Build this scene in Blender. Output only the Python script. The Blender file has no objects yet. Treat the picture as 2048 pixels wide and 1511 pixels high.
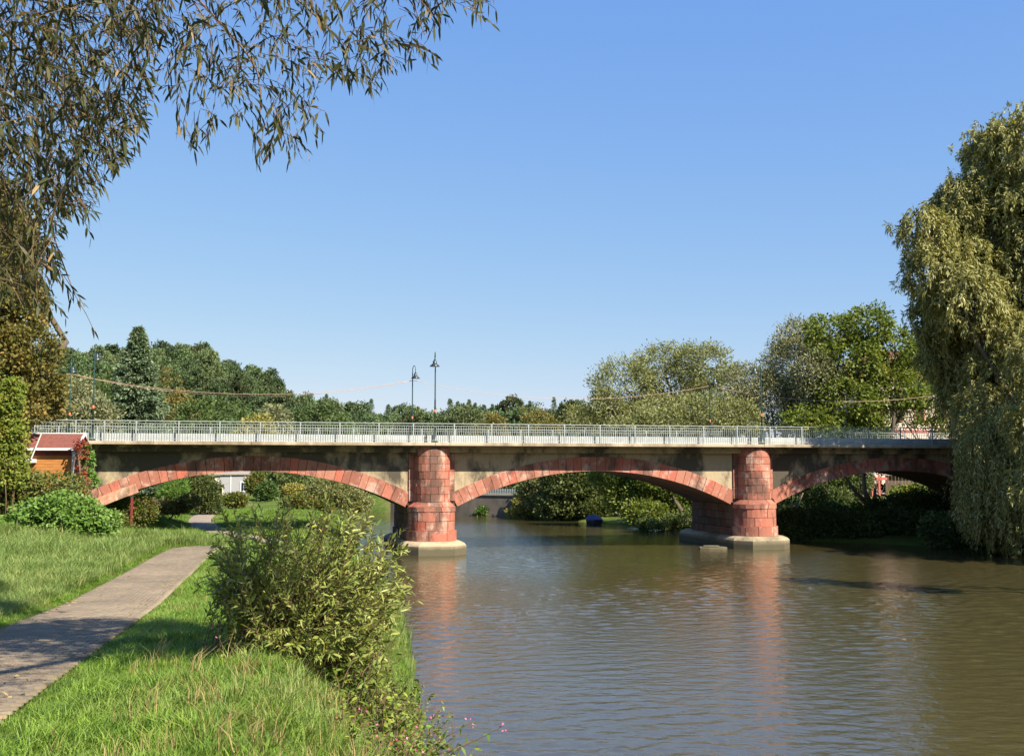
import bpy, math, random
import numpy as np
from mathutils import Vector, Matrix

rng = np.random.default_rng(7)
random.seed(7)
R = math.radians
sc = bpy.context.scene
col = sc.collection

# ------------------------------------------------------------------ camera
CAM = np.array((0.0, 0.0, 4.8)); F = 2150.0; PITCH = math.atan(179.5 / F)
cd = bpy.data.cameras.new('camera'); cam = bpy.data.objects.new('camera', cd); col.objects.link(cam)
cd.sensor_width = 36.0; cd.lens = 36.0 * F / 2048.0; cd.clip_start = 0.1; cd.clip_end = 6000
cam.location = CAM; cam.rotation_euler = (math.pi / 2 + PITCH, 0, 0)
sc.camera = cam

# ------------------------------------------------------------------ light
SUN_EL, SUN_AZ = R(43), R(133)          # azimuth clockwise from +Y (sun behind the camera, to the right)
w = bpy.data.worlds.new('World'); sc.world = w; w.use_nodes = True
nt = w.node_tree; nt.nodes.clear()
sky = nt.nodes.new('ShaderNodeTexSky'); sky.sky_type = 'NISHITA'; sky.sun_disc = False
sky.sun_elevation = SUN_EL; sky.sun_rotation = SUN_AZ; sky.altitude = 300; sky.air_density = 1.0
sky.dust_density = 0.35; sky.ozone_density = 3.2
bg = nt.nodes.new('ShaderNodeBackground'); bg.inputs['Strength'].default_value = 0.0765
out = nt.nodes.new('ShaderNodeOutputWorld')
# one smooth tone curve per channel over the whole sky (as a small camera renders it)
sp_ = nt.nodes.new('ShaderNodeSeparateColor'); cb_n = nt.nodes.new('ShaderNodeCombineColor'); nt.links.new(sky.outputs[0], sp_.inputs[0])
for i_, (ex_, am_) in enumerate(((0.8, 1.06), (0.55, 1.65), (0.12, 4.36))):
    pw = nt.nodes.new('ShaderNodeMath'); pw.operation = 'POWER'; pw.inputs[1].default_value = ex_; nt.links.new(sp_.outputs[i_], pw.inputs[0])
    ml = nt.nodes.new('ShaderNodeMath'); ml.operation = 'MULTIPLY'; ml.inputs[1].default_value = am_; nt.links.new(pw.outputs[0], ml.inputs[0]); nt.links.new(ml.outputs[0], cb_n.inputs[i_])
nt.links.new(cb_n.outputs[0], bg.inputs[0]); nt.links.new(bg.outputs[0], out.inputs[0])
sd = bpy.data.lights.new('sun', 'SUN'); sun = bpy.data.objects.new('sun', sd); col.objects.link(sun)
sd.energy = 5.0; sd.angle = R(0.53); sd.color = (1.0, 0.92, 0.78)
sdir = Vector((math.sin(SUN_AZ) * math.cos(SUN_EL), math.cos(SUN_AZ) * math.cos(SUN_EL), math.sin(SUN_EL)))
sun.rotation_euler = sdir.to_track_quat('Z', 'Y').to_euler(); sun.location = (30, -30, 40)
vs = sc.view_settings; vs.view_transform = 'Standard'; vs.look = 'None'; vs.exposure = 1.1; vs.gamma = 1.0
vs.use_curve_mapping = False
sc.render.engine = 'CYCLES'
cy = sc.cycles; cy.max_bounces = 6; cy.diffuse_bounces = 2; cy.glossy_bounces = 3; cy.transmission_bounces = 4
cy.transparent_max_bounces = 6; cy.use_denoising = True; cy.caustics_reflective = False; cy.caustics_refractive = False

# ------------------------------------------------------------------ helpers
def at(px, py, Y):
    """the point of the place seen at a photo pixel, Y metres ahead"""
    c, s = math.cos(PITCH), math.sin(PITCH)
    a = (px - 1024.0) / F; b = -(py - 755.5) / F
    d = np.array((a, c - b * s, s + b * c))
    return CAM + d * (Y / d[1])

def tag(o, label=None, cat=None, group=None, kind=None):
    if label: o['label'] = label
    if cat: o['category'] = cat
    if group: o['group'] = group
    if kind: o['kind'] = kind
    return o

def mesh_np(name, V, faces, mat=None, smooth=False, attr=None):
    """faces: list of (M,k) int arrays. attr: one float per face, stored as 'rnd'"""
    me = bpy.data.meshes.new(name)
    V = np.asarray(V, dtype=np.float32)
    me.vertices.add(len(V)); me.vertices.foreach_set('co', V.ravel())
    sizes = []; loops = []
    for f in faces:
        f = np.asarray(f, dtype=np.int32)
        if len(f) == 0: continue
        sizes.append(np.full(len(f), f.shape[1], dtype=np.int32)); loops.append(f.ravel())
    sizes = np.concatenate(sizes); loops = np.concatenate(loops)
    starts = np.concatenate(([0], np.cumsum(sizes)[:-1])).astype(np.int32)
    me.loops.add(len(loops)); me.loops.foreach_set('vertex_index', loops)
    me.polygons.add(len(sizes)); me.polygons.foreach_set('loop_start', starts)
    try: me.polygons.foreach_set('loop_total', sizes)
    except Exception: pass
    me.update(calc_edges=True)
    if smooth: me.polygons.foreach_set('use_smooth', np.ones(len(sizes), dtype=bool))
    if attr is not None:
        a = me.attributes.new('rnd', 'FLOAT', 'FACE'); a.data.foreach_set('value', np.asarray(attr, dtype=np.float32))
    if mat: me.materials.append(mat)
    me.validate(clean_customdata=False)
    return me

def link(name, me, parent=None, loc=None):
    o = bpy.data.objects.new(name, me); col.objects.link(o)
    if parent: o.parent = parent
    if loc is not None: o.location = loc
    return o

def empty(name, loc=(0, 0, 0), rz=0.0):
    o = bpy.data.objects.new(name, None); col.objects.link(o); o.location = loc; o.rotation_euler = (0, 0, rz)
    o.empty_display_size = 0.3
    return o

class MB:
    """collects shapes into one mesh"""
    def __init__(s): s.V = []; s.F = []; s.n = 0
    def add(s, V, Fs):
        s.V.extend([tuple(v) for v in V]); s.F.extend([tuple(i + s.n for i in f) for f in Fs]); s.n += len(V); return s
    def box(s, x0, x1, y0, y1, z0, z1):
        V = [(x0, y0, z0), (x1, y0, z0), (x1, y1, z0), (x0, y1, z0), (x0, y0, z1), (x1, y0, z1), (x1, y1, z1), (x0, y1, z1)]
        return s.add(V, [(0, 3, 2, 1), (4, 5, 6, 7), (0, 1, 5, 4), (1, 2, 6, 5), (2, 3, 7, 6), (3, 0, 4, 7)])
    def prism(s, poly, z0, z1, f=None):
        """poly in xy (ccw); f maps (x,y,z)->point"""
        n = len(poly); f = f or (lambda x, y, z: (x, y, z))
        V = [f(x, y, z0) for x, y in poly] + [f(x, y, z1) for x, y in poly]
        Fs = [tuple(reversed(range(n))), tuple(range(n, 2 * n))] + [(i, (i + 1) % n, n + (i + 1) % n, n + i) for i in range(n)]
        return s.add(V, Fs)
    def tube(s, pts, rad, k=8, caps=True):
        pts = [Vector(p) for p in pts]; m = len(pts)
        rad = rad if hasattr(rad, '__len__') else [rad] * m
        V = []; up = None
        for i, p in enumerate(pts):
            d = (pts[min(i + 1, m - 1)] - pts[max(i - 1, 0)]).normalized()
            if up is None: up = Vector((0, 0, 1)) if abs(d.z) < 0.9 else Vector((1, 0, 0))
            a = d.cross(up).normalized(); b = a.cross(d).normalized(); up = b
            for j in range(k):
                t = 2 * math.pi * j / k
                V.append(p + (a * math.cos(t) + b * math.sin(t)) * rad[i])
        Fs = []
        for i in range(m - 1):
            for j in range(k):
                Fs.append((i * k + j, i * k + (j + 1) % k, (i + 1) * k + (j + 1) % k, (i + 1) * k + j))
        if caps: Fs += [tuple(reversed(range(k))), tuple(range((m - 1) * k, m * k))]
        return s.add(V, Fs)
    def lathe(s, prof, k=16, c=(0, 0, 0)):
        V = []; m = len(prof)
        for r, z in prof:
            for j in range(k):
                t = 2 * math.pi * j / k; V.append((c[0] + r * math.cos(t), c[1] + r * math.sin(t), c[2] + z))
        Fs = [(i * k + j, i * k + (j + 1) % k, (i + 1) * k + (j + 1) % k, (i + 1) * k + j) for i in range(m - 1) for j in range(k)]
        Fs += [tuple(reversed(range(k))), tuple(range((m - 1) * k, m * k))]
        return s.add(V, Fs)
    def mesh(s, name, mat=None, smooth=False):
        me = bpy.data.meshes.new(name); me.from_pydata(s.V, [], s.F)
        if mat: me.materials.append(mat)
        if smooth:
            for p in me.polygons: p.use_smooth = len(p.vertices) == 4
        me.update(); return me
    def build(s, name, mat=None, parent=None, smooth=False, bevel=0):
        o = link(name, s.mesh(name, mat, smooth), parent)
        if bevel:
            b = o.modifiers.new('bevel', 'BEVEL'); b.width = bevel; b.segments = 1; b.limit_method = 'ANGLE'; b.angle_limit = R(40)
        return o

# ------------------------------------------------------------------ materials
def new_mat(name):
    m = bpy.data.materials.new(name); m.use_nodes = True
    return m, m.node_tree, m.node_tree.nodes['Principled BSDF']

def ramp(nt, fac, stops):
    r = nt.nodes.new('ShaderNodeValToRGB'); e = r.color_ramp.elements
    while len(e) < len(stops): e.new(0.5)
    for el, (p, c) in zip(e, stops): el.position = p; el.color = (*c, 1)
    if fac is not None: nt.links.new(fac, r.inputs[0])
    return r.outputs[0]

def noise(nt, scale, detail=4, rough=0.55, coord='Object', vec=None, sc3=None):
    if vec is None:
        tc = nt.nodes.new('ShaderNodeTexCoord'); vec = tc.outputs[coord]
        if coord == 'World':
            vec = nt.nodes.new('ShaderNodeNewGeometry').outputs['Position']
    if sc3:
        mp = nt.nodes.new('ShaderNodeMapping'); mp.inputs['Scale'].default_value = sc3
        nt.links.new(vec, mp.inputs[0]); vec = mp.outputs[0]
    n = nt.nodes.new('ShaderNodeTexNoise'); n.inputs['Scale'].default_value = scale
    n.inputs['Detail'].default_value = detail; n.inputs['Roughness'].default_value = rough
    nt.links.new(vec, n.inputs['Vector']); return n.outputs['Fac']

def geo_pos(nt): return nt.nodes.new('ShaderNodeNewGeometry').outputs['Position']

def mix(nt, fac, a, b, mode='MIX'):
    m = nt.nodes.new('ShaderNodeMix'); m.data_type = 'RGBA'; m.blend_type = mode
    for sock, v in ((m.inputs[0], fac), (m.inputs[6], a), (m.inputs[7], b)):
        if hasattr(v, 'links') or isinstance(v, bpy.types.NodeSocket): nt.links.new(v, sock)
        else: sock.default_value = v if not isinstance(v, tuple) else (*v, 1)
    return m.outputs[2]

def mathn(nt, op, a, b=None):
    m = nt.nodes.new('ShaderNodeMath'); m.operation = op
    for i, v in enumerate((a, b)):
        if v is None: continue
        if isinstance(v, bpy.types.NodeSocket): nt.links.new(v, m.inputs[i])
        else: m.inputs[i].default_value = v
    return m.outputs[0]

def bump(nt, p, h, strength=0.5, dist=0.02):
    b = nt.nodes.new('ShaderNodeBump'); b.inputs['Strength'].default_value = strength; b.inputs['Distance'].default_value = dist
    nt.links.new(h, b.inputs['Height']); nt.links.new(b.outputs[0], p.inputs['Normal'])

def simple(name, c, rough=0.7, metal=0.0, var=0.15, scale=6.0, bmp=0.2, sc3=None):
    m, nt, p = new_mat(name)
    n = noise(nt, scale, 5, 0.6, sc3=sc3)
    c = np.array(c)
    nt.links.new(ramp(nt, n, [(0.3, tuple(c * (1 - var))), (0.7, tuple(np.minimum(1, c * (1 + var))))]), p.inputs['Base Color'])
    p.inputs['Roughness'].default_value = rough; p.inputs['Metallic'].default_value = metal
    if bmp: bump(nt, p, n, bmp, 0.01)
    return m

def leaf_mat(name, stops, transl=0.35, rough=0.55, objvar=0.0, spec=0.3, patch=None):
    """colour along 'rnd' (each leaf has its own value)"""
    m, nt, p = new_mat(name)
    a = nt.nodes.new('ShaderNodeAttribute'); a.attribute_name = 'rnd'
    f = a.outputs['Fac']
    c = ramp(nt, f, stops)
    if patch:
        pn_ = noise(nt, 0.55, 4, 0.6, vec=geo_pos(nt)); c = mix(nt, ramp(nt, pn_, [(0.42, (0, 0, 0)), (0.62, (patch[3],) * 3)]), c, patch[:3])
        pn2 = noise(nt, 2.2, 3, 0.6, vec=geo_pos(nt)); c = mix(nt, ramp(nt, pn2, [(0.38, (0.55,) * 3), (0.5, (0, 0, 0))]), c, (0.10, 0.19, 0.03))
    if objvar:
        oi = nt.nodes.new('ShaderNodeObjectInfo'); hs = nt.nodes.new('ShaderNodeHueSaturation')
        v = nt.nodes.new('ShaderNodeMapRange'); v.inputs[3].default_value = 1 - objvar; v.inputs[4].default_value = 1 + objvar
        h = nt.nodes.new('ShaderNodeMapRange'); h.inputs[3].default_value = 0.47; h.inputs[4].default_value = 0.515
        nt.links.new(oi.outputs['Random'], v.inputs[0])
        r2 = mathn(nt, 'FRACT', mathn(nt, 'MULTIPLY', oi.outputs['Random'], 7.31)); nt.links.new(r2, h.inputs[0])
        nt.links.new(v.outputs[0], hs.inputs['Value']); nt.links.new(h.outputs[0], hs.inputs['Hue']); nt.links.new(c, hs.inputs['Color']); c = hs.outputs[0]
    nt.links.new(c, p.inputs['Base Color']); p.inputs['Roughness'].default_value = rough
    p.inputs['Specular IOR Level'].default_value = spec
    t = nt.nodes.new('ShaderNodeBsdfTranslucent'); ms = nt.nodes.new('ShaderNodeMixShader'); ms.inputs[0].default_value = transl
    g = mix(nt, 1.0, c, (1.25, 1.15, 0.55), 'MULTIPLY'); nt.links.new(g, t.inputs['Color'])
    o = nt.nodes['Material Output']
    nt.links.new(p.outputs[0], ms.inputs[1]); nt.links.new(t.outputs[0], ms.inputs[2]); nt.links.new(ms.outputs[0], o.inputs['Surface'])
    return m

def stone_mat(name, base, pale, dark, pale_amt=0.58):
    m, nt, p = new_mat(name)
    oi = nt.nodes.new('ShaderNodeObjectInfo')
    pos = geo_pos(nt)
    c = ramp(nt, oi.outputs['Random'], [(0.0, tuple(np.array(base) * 0.72)), (0.35, base), (0.7, tuple(np.array(base) * np.array((1.12, 1.25, 1.25)))), (1.0, tuple(np.array(base) * np.array((1.2, 0.85, 0.8))))])
    n1 = noise(nt, 1.1, 5, 0.65, vec=pos)
    c = mix(nt, ramp(nt, n1, [(pale_amt, (0, 0, 0)), (pale_amt + 0.1, (0.75,) * 3)]), c, pale)
    n2 = noise(nt, 0.8, 6, 0.7, vec=pos, sc3=(1.3, 1.3, 0.6))
    c = mix(nt, ramp(nt, n2, [(0.39, (0.8,) * 3), (0.50, (0, 0, 0))]), c, dark)
    n3 = noise(nt, 22, 4, 0.7, vec=pos)
    c = mix(nt, 0.35, c, ramp(nt, n3, [(0.3, (0.25,) * 3), (0.7, (0.9,) * 3)]), 'OVERLAY')
    nt.links.new(c, p.inputs['Base Color']); p.inputs['Roughness'].default_value = 0.85
    p.inputs['Specular IOR Level'].default_value = 0.25
    hm = mix(nt, 0.5, n3, noise(nt, 5, 4, 0.6, vec=pos)); bump(nt, p, hm, 0.6, 0.03)
    return m

def plaster_mat(name, base, dark, lo=0.40, hi=0.6, tide=False):
    m, nt, p = new_mat(name); pos = geo_pos(nt)
    n1 = noise(nt, 0.45, 6, 0.65, vec=pos, sc3=(1, 1, 0.55))
    c = ramp(nt, n1, [(lo, dark), (hi, base)])
    st = noise(nt, 1.6, 4, 0.6, vec=pos, sc3=(1.2, 1.2, 0.12))
    c = mix(nt, ramp(nt, st, [(0.55, (0, 0, 0)), (0.72, (0.6,) * 3)]), c, tuple(np.array(dark) * 0.8))
    n2 = noise(nt, 12, 5, 0.7, vec=pos)
    c = mix(nt, 0.25, c, ramp(nt, n2, [(0.3, (0.3,) * 3), (0.7, (0.8,) * 3)]), 'OVERLAY')
    if tide:
        sx = nt.nodes.new('ShaderNodeSeparateXYZ'); nt.links.new(pos, sx.inputs[0])
        hz_ = mathn(nt, 'ADD', sx.outputs['Z'], mathn(nt, 'MULTIPLY', n1, -0.5))
        c = mix(nt, ramp(nt, hz_, [(0.0, (0.9,) * 3), (0.12, (0.55,) * 3), (0.3, (0, 0, 0))]), c, (0.075, 0.065, 0.035))
    nt.links.new(c, p.inputs['Base Color']); p.inputs['Roughness'].default_value = 0.9
    bump(nt, p, n2, 0.4, 0.02)
    return m

M = {}
M['sandstone'] = stone_mat('red_sandstone', (0.335, 0.13, 0.088), (0.48, 0.33, 0.255), (0.10, 0.06, 0.045), 0.53)
M['sandstone_side'] = stone_mat('shade_darkened_sandstone', (0.16, 0.085, 0.06), (0.2, 0.14, 0.11), (0.06, 0.045, 0.035))  # darker copy of the sandstone; shade on the pier sides put into the colour
M['mortar'] = simple('mortar', (0.10, 0.065, 0.05), 0.95)
M['plaster'] = plaster_mat('weathered_plaster', (0.37, 0.29, 0.18), (0.07, 0.058, 0.04), 0.45, 0.56)
M['haunch'] = stone_mat('cracked_render', (0.45, 0.26, 0.18), (0.55, 0.44, 0.31), (0.14, 0.09, 0.06), 0.5)
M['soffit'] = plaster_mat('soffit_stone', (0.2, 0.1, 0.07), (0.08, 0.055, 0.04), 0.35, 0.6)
M['concrete'] = plaster_mat('pale_concrete', (0.42, 0.34, 0.24), (0.2, 0.155, 0.10), 0.38, 0.55)
M['plinth'] = plaster_mat('stained_concrete', (0.38, 0.30, 0.19), (0.15, 0.12, 0.075), 0.40, 0.56, True)
M['white_paint'] = simple('white_painted_concrete', (0.43, 0.45, 0.44), 0.6, var=0.16, scale=3)
M['galv'] = simple('galvanised_steel', (0.33, 0.36, 0.34), 0.5, 0.3, 0.1, 8, 0)
M['lamp_green'] = simple('dark_green_paint', (0.015, 0.045, 0.035), 0.4, 0, 0.2, 20, 0)
M['lamp_shade'] = simple('lamp_shade_paint', (0.02, 0.035, 0.035), 0.35, 0, 0.1, 20, 0)
M['orange'] = simple('orange_sticker', (0.75, 0.2, 0.1), 0.6, 0, 0.1, 20, 0)
M['cable'] = simple('orange_tan_cable', (0.5, 0.32, 0.22), 0.6, 0, 0.1, 4, 0)
M['asphalt'] = simple('asphalt', (0.06, 0.06, 0.058), 0.9, var=0.2, scale=30)
M['bark'] = simple('bark', (0.11, 0.085, 0.06), 0.9, var=0.45, scale=5, bmp=0.8, sc3=(3, 3, 0.6))
M['bark_pale'] = simple('pale_bark', (0.30, 0.23, 0.15), 0.9, var=0.35, scale=5, bmp=0.8, sc3=(3, 3, 0.6))
M['twig'] = simple('twig_bark', (0.14, 0.085, 0.045), 0.7, var=0.2, scale=9, bmp=0.2)
M['roof_red'] = simple('dark_red_roofing', (0.17, 0.055, 0.04), 0.85, var=0.25, scale=7)
M['white'] = simple('white_trim', (0.7, 0.7, 0.68), 0.5, var=0.05)
M['orange_wood'] = simple('orange_stained_boards', (0.42, 0.17, 0.04), 0.7, var=0.3, scale=4, sc3=(0.6, 0.6, 8))
M['brown_wood'] = simple('weathered_brown_boards', (0.12, 0.08, 0.055), 0.85, var=0.35, scale=4, sc3=(6, 6, 0.8))
M['maroon'] = simple('maroon_paint', (0.2, 0.03, 0.03), 0.6)
M['dark'] = simple('dark_iron', (0.02, 0.02, 0.022), 0.5)
M['cream'] = simple('cream_render', (0.55, 0.5, 0.38), 0.85, var=0.08)
M['house_white'] = simple('off_white_render', (0.3, 0.3, 0.3), 0.85, var=0.06)
M['pinkcream'] = simple('pale_pink_cream_render', (0.68, 0.55, 0.48), 0.85, var=0.06)
M['redtrim'] = simple('salmon_red_trim', (0.55, 0.14, 0.11), 0.7, var=0.1)
M['grey_roof'] = simple('grey_roofing', (0.28, 0.24, 0.2), 0.8, var=0.15)
M['wall_stone'] = plaster_mat('dark_river_wall', (0.16, 0.13, 0.10), (0.06, 0.055, 0.045), 0.35, 0.65)
M['blue'] = simple('blue_boat_cover', (0.02, 0.045, 0.14), 0.5)
m, nt, p = new_mat('window_glass'); p.inputs['Base Color'].default_value = (0.02, 0.025, 0.03, 1); p.inputs['Roughness'].default_value = 0.08; M['glass'] = m

G = lambda *s: [(p, c) for p, c in s]
M['l_olive'] = leaf_mat('olive_willow_leaves', G((0, (0.110, 0.133, 0.046)), (0.5, (0.211, 0.226, 0.077)), (0.85, (0.312, 0.312, 0.133)), (1, (0.469, 0.453, 0.235))), 0.25)
M['l_weep'] = leaf_mat('weeping_willow_leaves', G((0, (0.120, 0.134, 0.038)), (0.5, (0.239, 0.232, 0.068)), (0.85, (0.365, 0.345, 0.121)), (1, (0.477, 0.449, 0.196))), 0.25)
M['l_green'] = leaf_mat('fresh_green_leaves', G((0, (0.066, 0.109, 0.016)), (0.5, (0.132, 0.179, 0.027)), (0.85, (0.221, 0.243, 0.041)), (1, (0.383, 0.307, 0.068))), 0.35)
M['l_greygreen'] = leaf_mat('grey_green_leaves', G((0, (0.101, 0.118, 0.051)), (0.5, (0.203, 0.212, 0.101)), (1, (0.372, 0.338, 0.186))), 0.22)
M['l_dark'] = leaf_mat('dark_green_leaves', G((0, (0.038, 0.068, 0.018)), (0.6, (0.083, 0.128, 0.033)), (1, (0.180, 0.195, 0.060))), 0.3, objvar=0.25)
M['l_forest'] = leaf_mat('forest_leaves', G((0, (0.053, 0.085, 0.040)), (0.5, (0.099, 0.143, 0.061)), (0.9, (0.170, 0.221, 0.096)), (1, (0.262, 0.271, 0.121))), 0.2, 0.7, objvar=0.42, spec=0.1)
M['l_autumn'] = leaf_mat('autumn_leaves', G((0, (0.075, 0.08, 0.02)), (0.45, (0.15, 0.14, 0.035)), (0.8, (0.24, 0.19, 0.05)), (1, (0.42, 0.24, 0.07))), 0.3)
M['l_spruce'] = leaf_mat('spruce_needles', G((0, (0.061, 0.103, 0.050)), (0.6, (0.113, 0.164, 0.083)), (1, (0.224, 0.276, 0.149))), 0.1, 0.7)
M['l_near'] = leaf_mat('near_willow_leaves', G((0, (0.035, 0.045, 0.013)), (0.4, (0.067, 0.075, 0.022)), (0.7, (0.113, 0.104, 0.035)), (0.88, (0.211, 0.142, 0.058)), (1, (0.352, 0.239, 0.102))), 0.3, 0.5, spec=0.25)
M['l_bush'] = leaf_mat('willow_bush_leaves', G((0, (0.099, 0.129, 0.025)), (0.4, (0.209, 0.248, 0.053)), (0.8, (0.370, 0.391, 0.105)), (0.95, (0.640, 0.638, 0.271)), (1, (0.983, 0.850, 0.167))), 0.3, 0.5, spec=0.25)
M['l_knot'] = leaf_mat('broad_green_leaves', G((0, (0.072, 0.138, 0.020)), (0.5, (0.120, 0.218, 0.035)), (0.9, (0.204, 0.310, 0.060)), (1, (0.360, 0.391, 0.100))), 0.3, 0.5)
M['l_vine'] = leaf_mat('vine_leaves', G((0, (0.05, 0.075, 0.015)), (0.5, (0.11, 0.14, 0.025)), (0.75, (0.2, 0.19, 0.04)), (0.88, (0.26, 0.13, 0.05)), (1, (0.2, 0.07, 0.05))), 0.3)
M['l_ivy'] = leaf_mat('yellow_green_vine_leaves', G((0, (0.08, 0.12, 0.015)), (0.5, (0.17, 0.22, 0.03)), (0.85, (0.28, 0.26, 0.04)), (1, (0.36, 0.2, 0.06))), 0.35)
M['l_red'] = leaf_mat('red_creeper_leaves', G((0, (0.06, 0.08, 0.02)), (0.4, (0.2, 0.06, 0.03)), (0.7, (0.36, 0.05, 0.04)), (1, (0.42, 0.14, 0.06))), 0.35)
M['l_weed'] = leaf_mat('bank_weed_leaves', G((0, (0.065, 0.100, 0.014)), (0.5, (0.156, 0.213, 0.036)), (0.8, (0.286, 0.338, 0.060)), (0.93, (0.520, 0.475, 0.060)), (1, (0.520, 0.125, 0.084))), 0.3)
M['l_gold'] = leaf_mat('golden_shrub_leaves', G((0, (0.13, 0.14, 0.03)), (0.5, (0.28, 0.26, 0.06)), (1, (0.42, 0.34, 0.1))), 0.3)
M['grass'] = leaf_mat('grass_blades', G((0, (0.103, 0.189, 0.022)), (0.5, (0.192, 0.321, 0.039)), (0.85, (0.300, 0.428, 0.066)), (1, (0.553, 0.529, 0.154))), 0.35, 0.5, spec=0.3, patch=(0.24, 0.32, 0.07, 0.6))
M['grass_long'] = leaf_mat('long_pale_grass_blades', G((0, (0.121, 0.190, 0.044)), (0.5, (0.230, 0.309, 0.077)), (0.85, (0.351, 0.380, 0.121)), (1, (0.557, 0.451, 0.198))), 0.3, 0.55, patch=(0.24, 0.33, 0.09, 0.7))
M['grass_dry'] = leaf_mat('dry_grass_blades', G((0, (0.2, 0.18, 0.06)), (0.5, (0.36, 0.28, 0.11)), (1, (0.5, 0.36, 0.17))), 0.3, 0.6)
M['pink'] = leaf_mat('pink_petals', G((0, (0.6, 0.1, 0.25)), (1, (0.75, 0.25, 0.38))), 0.3)

# ------------------------------------------------------------------ terrain
RIV = np.array([(6, -60), (3, -8), (1.7, 0), (0.9, 5), (0.0, 10), (-1.0, 15), (-1.5, 18), (-1.9, 22), (-2.6, 28), (-3.6, 35), (-5.2, 44),
                (-7.2, 53), (-9, 61), (-10.3, 70), (-12, 82), (-16, 104), (-20, 114), (-32, 124), (-80, 130), (-260, 140),
                (-260, 160), (-80, 146), (-32, 136), (-15, 119), (-8, 112.5), (-2, 109), (1, 104.5), (4, 101), (7, 95.5), (10.5, 88.5), (13.5, 84), (15.3, 80), (16.4, 76), (17.8, 71.5),
                (23, 69), (27, 65), (29.5, 58), (31.5, 50), (34, 35), (36, 15), (38, -60)], dtype=float)

def river_dist(x, y):
    """signed distance to the river outline, negative over water"""
    x = np.asarray(x, float); y = np.asarray(y, float)
    d = np.full(x.shape, 1e9); ins = np.zeros(x.shape, bool)
    n = len(RIV)
    for i in range(n):
        ax, ay = RIV[i]; bx, by = RIV[(i + 1) % n]
        ex, ey = bx - ax, by - ay
        t = np.clip(((x - ax) * ex + (y - ay) * ey) / (ex * ex + ey * ey), 0, 1)
        d = np.minimum(d, np.hypot(x - ax - t * ex, y - ay - t * ey))
        if ay != by:
            c = ((ay > y) != (by > y)) & (x < (bx - ax) * (y - ay) / (by - ay) + ax)
            ins ^= c
    return np.where(ins, -d, d)

def sstep(a, b, x):
    t = np.clip((x - a) / (b - a), 0, 1); return t * t * (3 - 2 * t)

PATH = np.array([(-2.9, -2.0), (-3.3, 4.0), (-5.1, 8.8), (-6.75, 16.1), (-8.05, 21.9), (-9.7, 29.5), (-12.45, 42.6)])
PATH = np.array([(-3.0, 0.0), (-5.07, 8.8), (-6.72, 16.1), (-8.0, 21.8), (-9.7, 29.5), (-11.75, 39.5), (-11.9, 42.0), (-10.9, 43.6), (-9.9, 45.2), (-9.8, 47.5), (-10.9, 50.5), (-13.2, 55), (-16, 60.0), (-18.6, 66), (-21.3, 74), (-23.2, 82), (-24.6, 90), (-24, 96)])
def catmull(P, n=12):
    P = np.asarray(P, float); Q = np.vstack((2 * P[0] - P[1], P, 2 * P[-1] - P[-2])); o = []
    for i in range(1, len(Q) - 2):
        for k in range(n):
            t = k / n
            o.append(0.5 * ((2 * Q[i]) + (-Q[i - 1] + Q[i + 1]) * t + (2 * Q[i - 1] - 5 * Q[i] + 4 * Q[i + 1] - Q[i + 2]) * t * t + (-Q[i - 1] + 3 * Q[i] - 3 * Q[i + 1] + Q[i + 2]) * t ** 3))
    o.append(P[-1]); return np.array(o)
PATHC = catmull(PATH, 10)
def line_dist(x, y, L):
    x = np.asarray(x, float); y = np.asarray(y, float); d = np.full(x.shape, 1e9); sd_ = np.zeros(x.shape)
    for i in range(len(L) - 1):
        ax, ay = L[i]; bx, by = L[i + 1]; ex, ey = bx - ax, by - ay
        t = np.clip(((x - ax) * ex + (y - ay) * ey) / (ex * ex + ey * ey), 0, 1)
        dd = np.hypot(x - ax - t * ex, y - ay - t * ey); m = dd < d
        d = np.where(m, dd, d); sd_ = np.where(m, (x - ax) * ey - (y - ay) * ex, sd_)
    return d, np.sign(sd_)       # sign < 0: left of the line

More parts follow.
